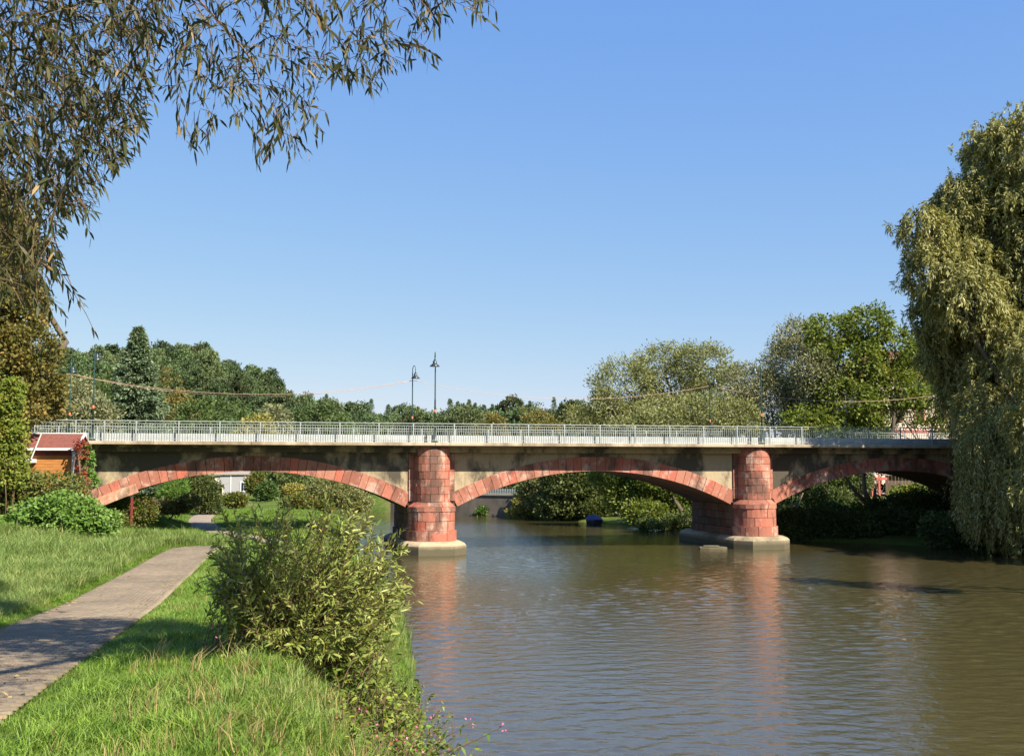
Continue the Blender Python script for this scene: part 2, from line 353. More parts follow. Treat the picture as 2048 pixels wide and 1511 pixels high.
HPY = [-30, 0, 8.8, 16.1, 21.7, 29.5, 42.5, 46, 52, 62, 80, 89, 95, 99, 112, 150]
HPV = [1.7, 1.7, 2.05, 2.43, 2.72, 2.93, 3.10, 3.30, 3.5, 3.6, 3.55, 3.5, 4.0, 4.0, 3.2, 2.9]
def terrain(x, y):
    x = np.asarray(x, float); y = np.asarray(y, float)
    s = river_dist(x, y)
    base_l = 4.8 - np.interp(y, HPY, HPV)
    pd, sg = line_dist(x, y, PATH)
    leftof = np.where(sg < 0, pd, 0)
    base_l = base_l + np.where(y < 60, 0.10 * np.clip(leftof - 1.2, 0, 7), 0) * sstep(62, 45, y)
    # embankment that carries the road to the left end of the bridge
    base_l = base_l + 3.6 * sstep(-19.5, -25.5, x + 0.0 * y) * sstep(38, 50, y) * sstep(72, 62, y)
    base_l = base_l + 1.0 * sstep(-30, -42, x) * sstep(85, 110, y)
    base_r = 0.4 + 1.8 * sstep(6, 22, s)
    # road ramp behind the right end of the bridge
    side = sstep(-4, 6, x - (-14 + 0.0 * y) - np.clip(y - 100, 0, 1) * 0)
    right = np.where((x > 8) & (y < 112) | (y > 118) & (x > -10) | (x > 14), 1.0, 0.0)
    base = np.where(right > 0.5, base_r, base_l)
    bank_w = np.where(right > 0.5, 3.0, np.interp(y, [0, 20, 60, 120], [2.4, 2.2, 3.0, 4.0]))
    z = base * sstep(-0.15, 1, s / bank_w) ** 0.8
    z = np.where(s < 0, np.maximum(-1.6, s * 0.6) - 0.02, np.where(s < bank_w, np.maximum(z, 0.02), base))
    hill = sstep(185, 290, y) * (6.0 + 15.5 * sstep(-44, -88, x)) * (1 - 0.6 * sstep(25, 90, x))
    z = z + hill
    amp = np.clip((s - 1) / 3, 0, 1)
    z = z + amp * (0.05 * np.sin(x * 1.3 + 0.7 * y) * np.sin(y * 0.9 - 0.4 * x) + 0.03 * np.sin(x * 3.1) * np.cos(y * 2.3)) * np.clip((pd - 0.9) / 1.0, 0, 1)
    return z
def tz(x, y): return float(terrain(np.array([x]), np.array([y]))[0])

xs = np.unique(np.concatenate((np.linspace(-3000, -300, 8), np.linspace(-300, -60, 30), np.linspace(-60, -26, 30), np.arange(-26, 6, 0.34), np.linspace(6, 60, 70), np.linspace(60, 300, 25), np.linspace(300, 3000, 8))))
ys = np.unique(np.concatenate((np.linspace(-400, -20, 10), np.linspace(-20, 4, 16), np.arange(4, 64, 0.42), np.linspace(64, 130, 90), np.linspace(130, 420, 60), np.linspace(420, 4000, 10))))
X, Yg = np.meshgrid(xs, ys); Z = terrain(X.ravel(), Yg.ravel())
nx, ny = len(xs), len(ys)
idx = np.arange(nx * ny).reshape(ny, nx)
quads = np.stack((idx[:-1, :-1], idx[:-1, 1:], idx[1:, 1:], idx[1:, :-1]), -1).reshape(-1, 4)
m, nt, p = new_mat('grassy_ground'); pos = geo_pos(nt)
n1 = noise(nt, 0.35, 5, 0.6, vec=pos); n2 = noise(nt, 14, 5, 0.7, vec=pos)
c = ramp(nt, n1, [(0.3, (0.07, 0.11, 0.02)), (0.5, (0.11, 0.16, 0.03)), (0.6, (0.17, 0.18, 0.05)), (0.7, (0.22, 0.17, 0.08))])
c = mix(nt, 0.45, c, ramp(nt, n2, [(0.3, (0.15,) * 3), (0.7, (0.8,) * 3)]), 'OVERLAY')
nt.links.new(c, p.inputs['Base Color']); p.inputs['Roughness'].default_value = 1.0; p.inputs['Specular IOR Level'].default_value = 0.1
bump(nt, p, n2, 1.0, 0.15); M['ground'] = m
gr = link('ground', mesh_np('ground', np.stack((X.ravel(), Yg.ravel(), Z), 1), [quads], M['ground'], True)); tag(gr, kind='structure')

SLOPE = 0.195
# water
m, nt, p = new_mat('river_water'); pos = geo_pos(nt)
p.inputs['Base Color'].default_value = (0.060, 0.050, 0.020, 1)
p.inputs['Roughness'].default_value = 0.03; p.inputs['IOR'].default_value = 2.25
big = noise(nt, 0.07, 3, 0.5, vec=pos, sc3=(1, 0.6, 1))
r1 = noise(nt, 1.0, 3, 0.55, vec=pos, sc3=(3.0, 4.6, 1)); r2 = noise(nt, 1.0, 3, 0.6, vec=pos, sc3=(8.5, 12.5, 1)); r3 = noise(nt, 1.0, 2, 0.5, vec=pos, sc3=(0.8, 1.3, 1))
h = mathn(nt, 'ADD', mathn(nt, 'ADD', mathn(nt, 'MULTIPLY', r1, 1.0), mathn(nt, 'MULTIPLY', r2, 0.3)), mathn(nt, 'MULTIPLY', r3, 1.0))
b = nt.nodes.new('ShaderNodeBump'); b.inputs['Distance'].default_value = 0.035
nt.links.new(mathn(nt, 'ADD', mathn(nt, 'MULTIPLY', big, 0.9), 0.12), b.inputs['Strength']); nt.links.new(h, b.inputs['Height']); nt.links.new(b.outputs[0], p.inputs['Normal'])
M['water'] = m
def ylog(a, b, r):
    o = [a]
    while o[-1] < b: o.append(o[-1] * (1 + r))
    return np.array(o)
wy = ylog(12.0, 132.0, 0.0042); wu = np.linspace(0, 1, 540)
wl = np.interp(wy, [12, 30, 60, 82, 104, 114, 125, 132], [-2.5, -4.8, -11, -14, -18, -24, -40, -60]); wr = np.interp(wy, [12, 35, 50, 58, 66, 72, 80, 92, 105, 118, 132], [38, 36, 33.5, 31, 28.5, 23, 18, 12, 4, -5, -20])
wx = wl[:, None] + (wr - wl)[:, None] * wu[None]; wyy = np.repeat(wy[:, None], len(wu), 1)
wz = np.zeros_like(wx); r2_ = np.random.default_rng(3)
patch = 0.62 + 0.2 * np.sin(wx * 0.21 + 0.13 * wyy) + 0.18 * np.sin(wyy * 0.17 - 0.09 * wx + 1.3) + 0.14 * np.sin(wx * 0.43 - wyy * 0.31)
patch *= np.interp(wyy, [12, 60, 75, 130], [1.0, 0.85, 0.5, 0.4])
for q_ in range(54):
    lam = 0.13 * (7.0 ** r2_.random()); th_ = r2_.normal() * 0.62 + math.pi / 2 + 0.2; k_w = 2 * math.pi / lam
    # slower spatial drift of each train so that no pattern repeats
    ph = r2_.uniform(0, 6.28) + 1.5 * np.sin(0.37 * wx + r2_.uniform(0, 6)) + 1.5 * np.sin(0.31 * wyy + r2_.uniform(0, 6))
    fade = np.clip((lam / (wyy * 0.0042) - 1.4) / 1.8, 0, 1)
    wz += fade * (SLOPE * 1.414 / math.sqrt(54) / k_w) * np.sin(k_w * (wx * math.cos(th_) + wyy * math.sin(th_)) + ph)
wz *= patch
wi = np.arange(wx.size).reshape(wx.shape); wq = np.stack((wi[:-1, :-1], wi[:-1, 1:], wi[1:, 1:], wi[1:, :-1]), -1).reshape(-1, 4)
WV = np.stack((wx.ravel(), wyy.ravel(), wz.ravel()), 1); n0_ = len(WV)
WV = np.concatenate((WV, [(-300, -80, 0), (80, -80, 0), (80, 12, 0), (-300, 12, 0), (-300, 112, -0.06), (-24, 112, -0.06), (-24, 170, -0.06), (-300, 170, -0.06)]))
wt = link('water', mesh_np('water', WV, [np.concatenate((wq, [(n0_, n0_ + 1, n0_ + 2, n0_ + 3), (n0_ + 4, n0_ + 5, n0_ + 6, n0_ + 7)]))], M['water'], True)); tag(wt, kind='structure')

# ------------------------------------------------------------------ path
m, nt, p = new_mat('path_bedding'); pos = geo_pos(nt); n1 = noise(nt, 3, 5, 0.7, vec=pos)
nt.links.new(ramp(nt, n1, [(0.35, (0.2, 0.155, 0.115)), (0.65, (0.3, 0.235, 0.17))]), p.inputs['Base Color']); p.inputs['Roughness'].default_value = 0.95
M['path'] = m
m, nt, p = new_mat('concrete_paver'); pos = geo_pos(nt); oi = nt.nodes.new('ShaderNodeAttribute'); oi.attribute_name = 'rnd'
n1 = noise(nt, 0.8, 5, 0.6, vec=pos); n2 = noise(nt, 60, 3, 0.7, vec=pos)
c = ramp(nt, n1, [(0.35, (0.17, 0.13, 0.085)), (0.65, (0.245, 0.19, 0.125))])
oin = nt.nodes.new('ShaderNodeObjectInfo')
rsum = mathn(nt, 'FRACT', mathn(nt, 'ADD', oi.outputs['Fac'], oin.outputs['Random']))
c = mix(nt, 0.45, c, ramp(nt, rsum, [(0, (0.34, 0.35, 0.36)), (0.85, (0.6, 0.6, 0.58)), (0.97, (0.62, 0.47, 0.42)), (1, (0.3, 0.3, 0.28))]), 'OVERLAY')
c = mix(nt, 0.25, c, ramp(nt, n2, [(0.3, (0.25,) * 3), (0.7, (0.75,) * 3)]), 'OVERLAY')
nt.links.new(c, p.inputs['Base Color']); p.inputs['Roughness'].default_value = 0.85; bump(nt, p, n2, 0.3, 0.004)
M['paver'] = m

def ribbon(L, hw, dz, name, mat, edge_jit=0.0):
    L = np.asarray(L); V = []; Fs = []
    for i, (x, y) in enumerate(L):
        d = L[min(i + 1, len(L) - 1)] - L[max(i - 1, 0)]; d = d / np.hypot(*d); nrm = np.array((d[1], -d[0]))
        for k in range(5):
            o = (k / 4 * 2 - 1) * (hw + (edge_jit * rng.uniform(-1, 1) if k in (0, 4) else 0))
            q = np.array((x, y)) + nrm * o; V.append((q[0], q[1], tz(q[0], q[1]) + dz - (0.05 if k in (0, 4) else 0)))
        if i: Fs += [((i - 1) * 5 + k, (i - 1) * 5 + k + 1, i * 5 + k + 1, i * 5 + k) for k in range(4)]
    me = bpy.data.meshes.new(name); me.from_pydata(V, [], Fs); me.materials.append(mat); me.update()
    for pl in me.polygons: pl.use_smooth = True
    return link(name, me)
PD = catmull(PATH, 24)
path = ribbon(PD, 0.90, 0.035, 'path', M['path'], 0.04); tag(path, kind='structure')

# pavers, straight reach of the path in running bond
def paver_mesh(q, axu, axv, L, W, z):
    pass
pav = []
seg = np.diff(PATHC, axis=0); sl = np.hypot(seg[:, 0], seg[:, 1]); cum = np.concatenate(([0], np.cumsum(sl)))
def path_at(s):
    i = min(np.searchsorted(cum, s, side='right') - 1, len(sl) - 1); i = max(i, 0)
    q = PATHC[i] + seg[i] * ((s - cum[i]) / sl[i]); d = seg[i] / sl[i]; return q, d
s = 3.0; row = 0; ROW = 0.102; PL = 0.2
while s < 46:
    q, d = path_at(s); nrm = np.array((d[1], -d[0]))
    off = 0.5 * PL * (row % 2)
    for k in range(-5, 5):
        o = (k + 0.5) * PL * 0.875 + off * 0.875
        if abs(o) > 0.9: continue
        pav.append((q + nrm * o, d, nrm, s))
    s += ROW; row += 1
P = np.array([a[0] for a in pav]); D_ = np.array([a[1] for a in pav]); N_ = np.array([a[2] for a in pav])
zc = terrain(P[:, 0], P[:, 1]); e = 0.05
zu = (terrain(P[:, 0] + D_[:, 0] * e, P[:, 1] + D_[:, 1] * e) - zc) / e
HL, HW, TH = 0.082, 0.046, 0.022
def paver_verts(i, jit):
    c = P[i]; d = D_[i]; n = N_[i]; z = zc[i] + 0.035 + jit
    V = []
    for (a, b, t) in ((-1, -1, 0), (1, -1, 0), (1, 1, 0), (-1, 1, 0), (-.93, -.88, 1), (.93, -.88, 1), (.93, .88, 1), (-.93, .88, 1)):
        q = c + n * (a * HL) + d * (b * HW); V.append((q[0], q[1], z + b * HW * zu[i] + TH * t - 0.012))
    return V
PF = [(4, 5, 6, 7), (0, 1, 5, 4), (1, 2, 6, 5), (2, 3, 7, 6), (3, 0, 4, 7)]
scr = np.array([(1024 + F * P[i, 0] / P[i, 1], P[i, 1]) for i in range(len(P))])
vis = [i for i in range(len(P)) if P[i, 1] > 9.2 and scr[i, 0] > 0]
vis = vis[:300]; vset = set(vis)
pm = None
for i in vis:
    V = np.array(paver_verts(i, rng.uniform(-0.002, 0.003))); o0 = V.mean(0)
    me = bpy.data.meshes.new('paver'); me.from_pydata([tuple(v) for v in (V - o0)], [], PF); me.materials.append(M['paver'])
    link('paver', me, path, o0)
V = []; Fa = []; at_ = []
for i in range(len(P)):
    if i in vset: continue
    b0 = len(V); V += paver_verts(i, rng.uniform(-0.002, 0.003)); Fa += [tuple(b0 + k for k in f) for f in PF]; at_ += [rng.random()] * 5
tag(link('paving', mesh_np('paving', V, [Fa], M['paver'], False, at_), path), kind='stuff')
ap = at(548, 993, 128); p2 = ribbon(catmull(np.array([(-28.5, 131), (-27, 124.5), (-24, 117), (-21.5, 108)]), 8), 1.0, 0.06, 'footpath', M['path']); tag(p2, kind='structure')

# ------------------------------------------------------------------ bridge
A = R(13.3); SP = 19.8
BR0 = (-4.58, 61.4)
bu = np.array((math.cos(A), math.sin(A))); bv = np.array((-math.sin(A), math.cos(A)))
def BP(t, n, z): q = np.array(BR0) + t * bu + n * bv; return (q[0], q[1], z)
def t_at(px, n):
    """place along the bridge (at depth n) seen in photo column px"""
    r = (px - 1024) / F; bx, by = BR0[0] + n * bv[0], BR0[1] + n * bv[1]
    return (r * by - bx) / (bu[0] - r * bu[1])
bridge = empty('arch_bridge', (BR0[0], BR0[1], 0), A)
tag(bridge, 'three-arched red sandstone road bridge with pale plaster spandrels spanning the river', 'bridge')
W_ = 6.3; HS = 8.42; RISE = 2.02; ZS = 2.6; TH_ = 0.83
RR = (HS * HS + RISE * RISE) / (2 * RISE); ZC = ZS + RISE - RR; PH = math.asin(HS / RR)

def box_g(x0, x1, y0, y1, z0, z1): return MB().box(x0, x1, y0, y1, z0, z1)
def nose_block(r0, r1, a0, a1, z0, z1, cn, seg=3, r1b=None):
    """curved block of a rounded nose, centre (0,cn); angle 0 = towards the front"""
    mb = MB(); poly = []
    r1b = r1 if r1b is None else r1b
    V = []
    for z, ro in ((z0, r1), (z1, r1b)):
        for i in range(seg + 1):
            a = a0 + (a1 - a0) * i / seg; V.append((ro * math.sin(a), cn - ro * math.cos(a), z))
        for i in range(seg + 1):
            a = a1 + (a0 - a1) * i / seg; V.append((r0 * math.sin(a), cn - r0 * math.cos(a), z))
    n = 2 * (seg + 1)
    Fs = [tuple(reversed(range(n))), tuple(range(n, 2 * n))] + [(i, (i + 1) % n, n + (i + 1) % n, n + i) for i in range(n)]
    return mb.add(V, Fs)

def make_pier(t0, label):
    core = MB()
    def outline(hw, n0, n1, r):           # rounded both ends
        return [(r * math.sin(a), n0 - r * math.cos(a)) for a in np.linspace(-math.pi / 2, math.pi / 2, 13)] + \
               [(r * math.sin(a), n1 - r * math.cos(a)) for a in np.linspace(math.pi / 2, 3 * math.pi / 2, 13)]
    core.prism(outline(1.2, -0.05, W_ + 0.05, 1.22), 0.74, 2.72)
    core.prism(outline(0.9, -0.1, W_ + 0.1, 0.93), 2.72, 6.0)
    pier = core.build('pier', M['mortar'], bridge); pier.location = (t0, 0, 0)
    tag(pier, label)
    def blk(mb, mat=M['sandstone']): o = mb.build('stone_block', mat, pier); return o
    g = 0.012
    # upper nose
    z = 2.9; row = 0; CN = -0.1
    while z < 5.95:
        z1 = min(z + 0.425, 6.0)
        cuts = [-math.pi / 2, -0.85, 0.15, 1.0, math.pi / 2] if row % 2 else [-math.pi / 2, -1.05, -0.3, 0.62, 1.3, math.pi / 2]
        cuts = [cuts[0]] + [c_ + rng.uniform(-0.1, 0.1) for c_ in cuts[1:-1]] + [cuts[-1]]
        for a0, a1 in zip(cuts[:-1], cuts[1:]):
            rr = 1.03 + rng.uniform(-0.012, 0.012)
            blk(nose_block(0.8, rr, a0 + g, a1 - g, z + g, z1 - g * 0.6, CN))
        z = z1; row += 1
    # sloping impost, then band
    for a0, a1 in ((-math.pi / 2, -0.7), (-0.7, 0.35), (0.35, 1.2), (1.2, math.pi / 2)):
        blk(nose_block(0.8, 1.36, a0 + g, a1 - g, 2.62, 2.9 - g, CN + 0.04, 3, 1.06))
        blk(nose_block(0.8, 1.37, a0 + g - 0.1 * (a0 > -1.5), a1 - g - 0.1 * (a1 < 1.5), 2.35 + g, 2.61, CN + 0.04))
    z = 1.3
    for row in range(2):
        z1 = z + 0.525
        cuts = [-math.pi / 2, -0.75, 0.2, 0.75, math.pi / 2] if row else [-math.pi / 2, -1.1, -0.4, 0.6, 1.15, math.pi / 2]
        for a0, a1 in zip(cuts[:-1], cuts[1:]): blk(nose_block(0.9, 1.33 + rng.uniform(-0.01, 0.01), a0 + g, a1 - g, z + g, z1 - g, CN + 0.04, 4))
        z = z1
    for a0, a1 in ((-math.pi / 2, -0.8), (-0.8, -0.25), (-0.25, 0.5), (0.5, 1.1), (1.1, math.pi / 2)):
        blk(nose_block(0.9, 1.43, a0 + g, a1 - g, 0.74, 1.3, CN + 0.04, 4))
    # pilaster strips beside the nose, up to the deck
    for sx in (-1, 1):
        z = 2.92
        while z < 5.6:
            x0, x1 = sorted((sx * 0.9, sx * 1.3)); z1 = min(z + rng.uniform(0.5, 0.75), 5.64)
            blk(box_g(x0, x1, -0.1 + rng.uniform(-0.01, 0.01), 0.25, z + g, z1 - g)); z = z1
    # side walls below the springing
    for sx in (-1, 1):
        z = 0.74
        for row in range(4):
            z1 = z + 0.465; n = 0.0
            n = -0.02; first = True
            while n < W_ - 0.05:
                n1 = min(n + rng.uniform(0.7, 1.15), W_)
                if W_ - n1 < 0.4: n1 = W_
                x0, x1 = sorted((sx * 1.1, sx * (1.33 + (0.09 if row == 0 else 0) + rng.uniform(-0.01, 0.01))))
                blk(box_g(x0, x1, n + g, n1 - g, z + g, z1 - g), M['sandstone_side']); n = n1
            z = z1
    # concrete plinth
    def pl(hw, fr, ch):
        return [(-hw, 0.2), (-hw, -fr + ch), (-hw + ch * 0.9, -fr), (hw - ch * 0.9, -fr), (hw, -fr + ch), (hw, 0.2), (hw, W_ + fr - ch), (hw - ch * .9, W_ + fr), (-hw + ch * .9, W_ + fr), (-hw, W_ + fr - ch)]
    mb = MB(); a_, b_, c_ = pl(1.82, 2.0, 0.9), pl(1.72, 1.9, 0.88), pl(1.5, 1.66, 0.8)
    n = len(a_); V = [(x, y, -1.5) for x, y in a_] + [(x, y, 0.5) for x, y in a_] + [(x, y, 0.62) for x, y in b_] + [(x, y, 0.73) for x, y in c_]
    Fs = [tuple(range(3 * n, 4 * n))] + [(k * n + i, k * n + (i + 1) % n, (k + 1) * n + (i + 1) % n, (k + 1) * n + i) for k in range(3) for i in range(n)]
    mb.add(V, Fs).build('plinth', M['plinth'], pier)
    return pier
make_pier(0, 'left river pier with rounded red nose in full sun')
make_pier(SP, 'right river pier, its right edge in tree shade')

def arch_pt(a, r, tc): return (tc + r * math.sin(a), ZC + r * math.cos(a))
def make_arch(tc, nv, label):
    # vault
    mb = MB(); K = 28
    V = []
    for n in (0.42, W_ - 0.02):
        for r in (RR + 0.02, RR + TH_ - 0.02):
            for i in range(K + 1):
                x, z = arch_pt(-PH + 2 * PH * i / K, r, 0); V.append((x, n, z))
    q = K + 1; Fs = []
    for i in range(K):
        Fs += [(i, i + 1, 2 * q + i + 1, 2 * q + i), (q + i, 3 * q + i, 3 * q + i + 1, q + i + 1), (i, q + i, q + i + 1, i + 1), (2 * q + i, 2 * q + i + 1, 3 * q + i + 1, 3 * q + i)]
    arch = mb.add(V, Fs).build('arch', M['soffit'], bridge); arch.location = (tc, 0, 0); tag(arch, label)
    edges = np.linspace(-PH, PH, nv + 1); edges[1:-1] += rng.uniform(-0.004, 0.004, nv - 1)
    for i in range(nv):
        a0, a1 = edges[i] + 0.0006, edges[i + 1] - 0.0006
        pr = -0.045 + rng.uniform(-0.015, 0.015); th = TH_ + rng.uniform(-0.006, 0.012)
        V = []
        for n in (pr, 0.415):
            for a, r in ((a0, RR), (a1, RR), (a1, RR + th), (a0, RR + th)):
                x, z = arch_pt(a, r, 0); V.append((x, n, z))
        MB().add(V, [(0, 1, 2, 3), (7, 6, 5, 4), (0, 4, 5, 1), (1, 5, 6, 2), (2, 6, 7, 3), (3, 7, 4, 0)]).build('voussoir', M['sandstone'], arch)
    # spandrels front and back
    for n0, n1 in ((0.0, 0.4), (W_ - 0.4, W_ - 0.01)):
        xs_ = np.linspace(-HS - 0.15, HS + 0.15, 41); V = []
        for n in (n0, n1):
            for x in xs_:
                zz = ZC + math.sqrt(max((RR + TH_ - 0.05) ** 2 - x * x, 0)); V.append((x, n, zz))
            for x in xs_: V.append((x, n, 6.0))
        q = 41; Fs = []
        for i in range(q - 1):
            Fs += [(i, i + 1, q + i + 1, q + i), (2 * q + i, 3 * q + i, 3 * q + i + 1, 2 * q + i + 1), (i, 2 * q + i, 2 * q + i + 1, i + 1)]
        Fs += [(0, q, 3 * q, 2 * q), (q - 1, 3 * q - 1, 4 * q - 1, 2 * q - 1)]
        sp = MB().add(V, Fs).build('spandrel_wall', M['plaster'], bridge); sp.location = (tc, 0, 0)
make_arch(-SP / 2, 36, 'left arch over the grassy bank and path')
make_arch(SP / 2, 36, 'middle arch over open water')
make_arch(SP * 1.5, 36, 'right arch in deep tree shade')
# abutments, haunch, deck
MB().box(-28, -18.35, -0.02, W_, -0.5, 6.0).box(-18.7, -17.6, 0.3, W_, 0.0, 2.3).build('abutment', M['plaster'], bridge)
MB().box(38.1, 48, -0.02, W_, -0.5, 6.0).build('abutment', M['plaster'], bridge)
hb = MB(); V = []
for n in (-0.22, 0.5):
    for a in np.linspace(-PH - 0.02, -PH + 0.145, 5):
        x, z = arch_pt(a, RR - 0.16, 0); V.append((x, n, z))
    for a in np.linspace(-PH + 0.145, -PH - 0.02, 5):
        x, z = arch_pt(a, RR + 0.34, 0); V.append((x, n, z))
Fs = [tuple(range(10)), tuple(reversed(range(10, 20)))] + [(i, 10 + i, 10 + (i + 1) % 10, (i + 1) % 10) for i in range(10)]
hb.add(V, Fs); o = hb.build('haunch_casing', M['haunch'], bridge); o.location = (-SP / 2, 0, 0)
rs = MB().box(-19.2, -16.5, -0.08, 0.3, 2.2, 2.75)
DT0, DT1 = -40, 60
def deck_piece(t0, t1):
    MB().box(t0 + 0.004, t1 - 0.004, -1.3, W_ + 1.3, 6.02 + rng.uniform(-.004, .004), 6.215).build('deck_slab', M['concrete'], bridge, bevel=0.02)
tt = DT0
while tt < DT1: deck_piece(tt, tt + 5.0); tt += 5.0
MB().box(DT0, DT1, -0.62, W_ + 0.6, 5.9, 6.018).box(DT0, DT1, -0.45, W_ + 0.45, 5.66, 5.898).build('cornice', M['plaster'], bridge)
MB().box(DT0, DT1, 0.6, W_ - 0.6, 6.22, 6.26).build('roadway', M['asphalt'], bridge)
tt = DT0
while tt < DT1:
    MB().box(tt + 0.006, tt + 3.994, -0.85, -0.6, 6.2, 6.62).build('kerb_upstand', M['white_paint'], bridge, bevel=0.015); tt += 4.0
MB().box(DT0, DT1, W_ + 0.6, W_ + 0.85, 6.2, 6.62).build('kerb_upstand', M['white_paint'], bridge)
# fill between spandrels above piers so no light leaks
MB().box(-1.4, 1.4, 0.41, W_ - 0.42, 2.7, 5.99).box(SP - 1.4, SP + 1.4, 0.41, W_ - 0.42, 2.7, 5.99).build('pier_infill', M['mortar'], bridge)
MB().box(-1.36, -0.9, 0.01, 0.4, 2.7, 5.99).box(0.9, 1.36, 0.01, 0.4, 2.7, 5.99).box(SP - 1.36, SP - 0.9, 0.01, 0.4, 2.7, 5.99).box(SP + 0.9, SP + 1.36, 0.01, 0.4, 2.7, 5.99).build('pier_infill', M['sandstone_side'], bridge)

# railings
def railing(n, posts, label):
    r = empty('bridge_railing', BP(0, n, 0), A); tag(r, label, 'railing')
    t0, t1 = posts[0], posts[-1]
    MB().box(t0, t1, -0.03, 0.03, 7.25, 7.29).build('top_rail', M['galv'], r)
    MB().box(t0, t1, -0.02, 0.02, 7.12, 7.145).build('upper_rail', M['galv'], r)
    MB().box(t0, t1, -0.02, 0.02, 6.31, 6.34).build('bottom_rail', M['galv'], r)
    pm_ = MB().box(-0.033, 0.033, -0.035, 0.035, 6.2, 7.248).mesh('post', M['galv'])
    for t in posts: link('post', pm_, r, (t, 0, 0))
    b = MB()
    for a, c_ in zip(posts[:-1], posts[1:]):
        k = max(2, int(round((c_ - a) / 0.132)))
        for i in range(1, k): x = a + (c_ - a) * i / k; b.box(x - 0.009, x + 0.009, -0.009, 0.009, 6.34, 7.13)
    tag(b.build('balusters', M['galv'], r), kind='stuff')
near_px = [70, 152, 209.5, 273, 358, 440, 521, 601, 680, 758, 827, 908.7, 983.5, 1057, 1129, 1200, 1269.6, 1339, 1406.8, 1473.8, 1539.6, 1603, 1669.6, 1736, 1800, 1864, 1921]
pn = [t_at(x, -1.18) for x in near_px]
pn = [pn[0] - 6.6, pn[0] - 4.4, pn[0] - 2.2] + pn + [pn[-1] + 2.15 * k for k in range(1, 5)]
railing(-1.18, pn, 'long pale metal railing along the near edge of the bridge deck')
railing(W_ + 1.18, list(np.arange(-32, 50, 2.17)), 'far side railing of the bridge, seen through the near one')

# ------------------------------------------------------------------ street lamps on the bridge
def make_lamp(t, n, label, arm_az, arm=0.42):
    L = empty('street_lamp', BP(t, n, 6.215), A + arm_az); tag(L, label, 'street lamp', 'green street lamps on the bridge')
    MB().lathe([(0.16, 0), (0.16, 0.06), (0.1, 0.12), (0.085, 0.8), (0.11, 0.85), (0.07, 0.92)], 12).build('base', M['lamp_green'], L, True)
    MB().lathe([(0.05, 0.9), (0.048, 2.4), (0.038, 2.45), (0.034, 4.55), (0.028, 4.6), (0.02, 4.95)], 10).build('pole', M['lamp_green'], L, True)
    MB().lathe([(0.052, 0), (0.056, 0.02), (0.056, 0.14), (0.052, 0.16)], 10, (0, 0, 1.68)).build('collar', M['orange'], L, True)
    pts = [(0, 0, 4.5)] + [(arm * (0.5 - 0.5 * math.cos(a)), 0, 4.78 + 0.3 * math.sin(a)) for a in np.linspace(0.0, math.pi, 10)] + [(arm, 0, 4.6)]
    MB().tube(pts, 0.02, 7).build('arm', M['lamp_green'], L, True)
    sh = MB().lathe([(0.05, 0.34), (0.06, 0.28), (0.11, 0.24), (0.11, 0.13), (0.15, 0.09), (0.29, -0.04), (0.285, -0.05), (0.12, 0.04)], 18, (arm, 0, 4.3)).build('lamp_shade', M['lamp_shade'], L, True)
    MB().lathe([(0.03, 0.05), (0.1, 0.02), (0.1, -0.03), (0.02, -0.08)], 12, (arm, 0, 4.3)).build('glass', M['white'], sh, True)
    return L
NL, FLn = -0.98, W_ + 0.95
make_lamp(t_at(185.5, NL), NL, 'near-side lamp at the left end of the bridge, above the shed roof', R(80), 0.35)
make_lamp(t_at(870, NL), NL, 'tallest lamp in view, above the left pier on the near side', R(-105), 0.35)
make_lamp(t_at(1523.5, NL), NL, 'near-side lamp above the right pier with its arm bent left', R(190), 0.46)
make_lamp(t_at(138.5, FLn), FLn, 'far-side lamp at the left end, half lost in the autumn tree', R(80), 0.3)
make_lamp(t_at(824.5, FLn), FLn, 'far-side lamp just left of the tallest lamp', R(-60), 0.3)
make_lamp(t_at(1420, FLn), FLn, 'far-side lamp in front of the olive willow', R(-25), 0.35)
for px, lb in ((853.5, 'short dark bollard beside the lamp above the left pier'), (1500, 'short dark bollard beside the lamp above the right pier')):
    q = BP(t_at(px, NL), NL, 6.215)
    b_ = MB().lathe([(0.06, 0), (0.06, 0.04), (0.045, 0.06), (0.045, 0.42), (0.055, 0.44), (0.03, 0.5)], 8).build('bollard', M['dark'], None, True)
    b_.location = q; tag(b_, lb, 'bollard', 'short bollards on the bridge')

# cables
def cable(p0, p1, sag, label, r=0.022, n=28):
    p0 = np.array(p0); p1 = np.array(p1)
    pts = [tuple(p0 + (p1 - p0) * t - np.array((0, 0, 4 * sag * t * (1 - t)))) for t in np.linspace(0, 1, n)]
    o = MB().tube([tuple(np.array(q) - p0) for q in pts], r, 6).build('cable', M['cable'], None, True); o.location = p0
    tag(o, label, 'cable', 'orange cables strung between the far lamps')
fl = [BP(t_at(x, FLn), FLn, 6.215 + 4.15) for x in (138.5, 824.5, 1420)]
cable(fl[0], fl[1], 1.05, 'orange cable sagging from the left end lamp to the lamp by the left pier', 0.011)
cable(np.array(fl[0]) + (0, 0.1, -0.02), np.array(fl[1]) + (0, 0.12, 0), 1.15, 'second thinner orange cable just below the first, left of the left pier', 0.013)
cable(fl[1], fl[2], 1.05, 'orange cable sagging across the sky above the middle arch', 0.012)
cable(fl[2], BP(t_at(1420, FLn) + 19.8, FLn, 10.4), 0.95, 'orange cable sagging in front of the trees right of the right pier', 0.013)
cable(BP(t_at(138.5, FLn) - 12, FLn, 10.0), fl[0], 0.5, 'orange cable end running into the autumn tree at the far left', 0.017)

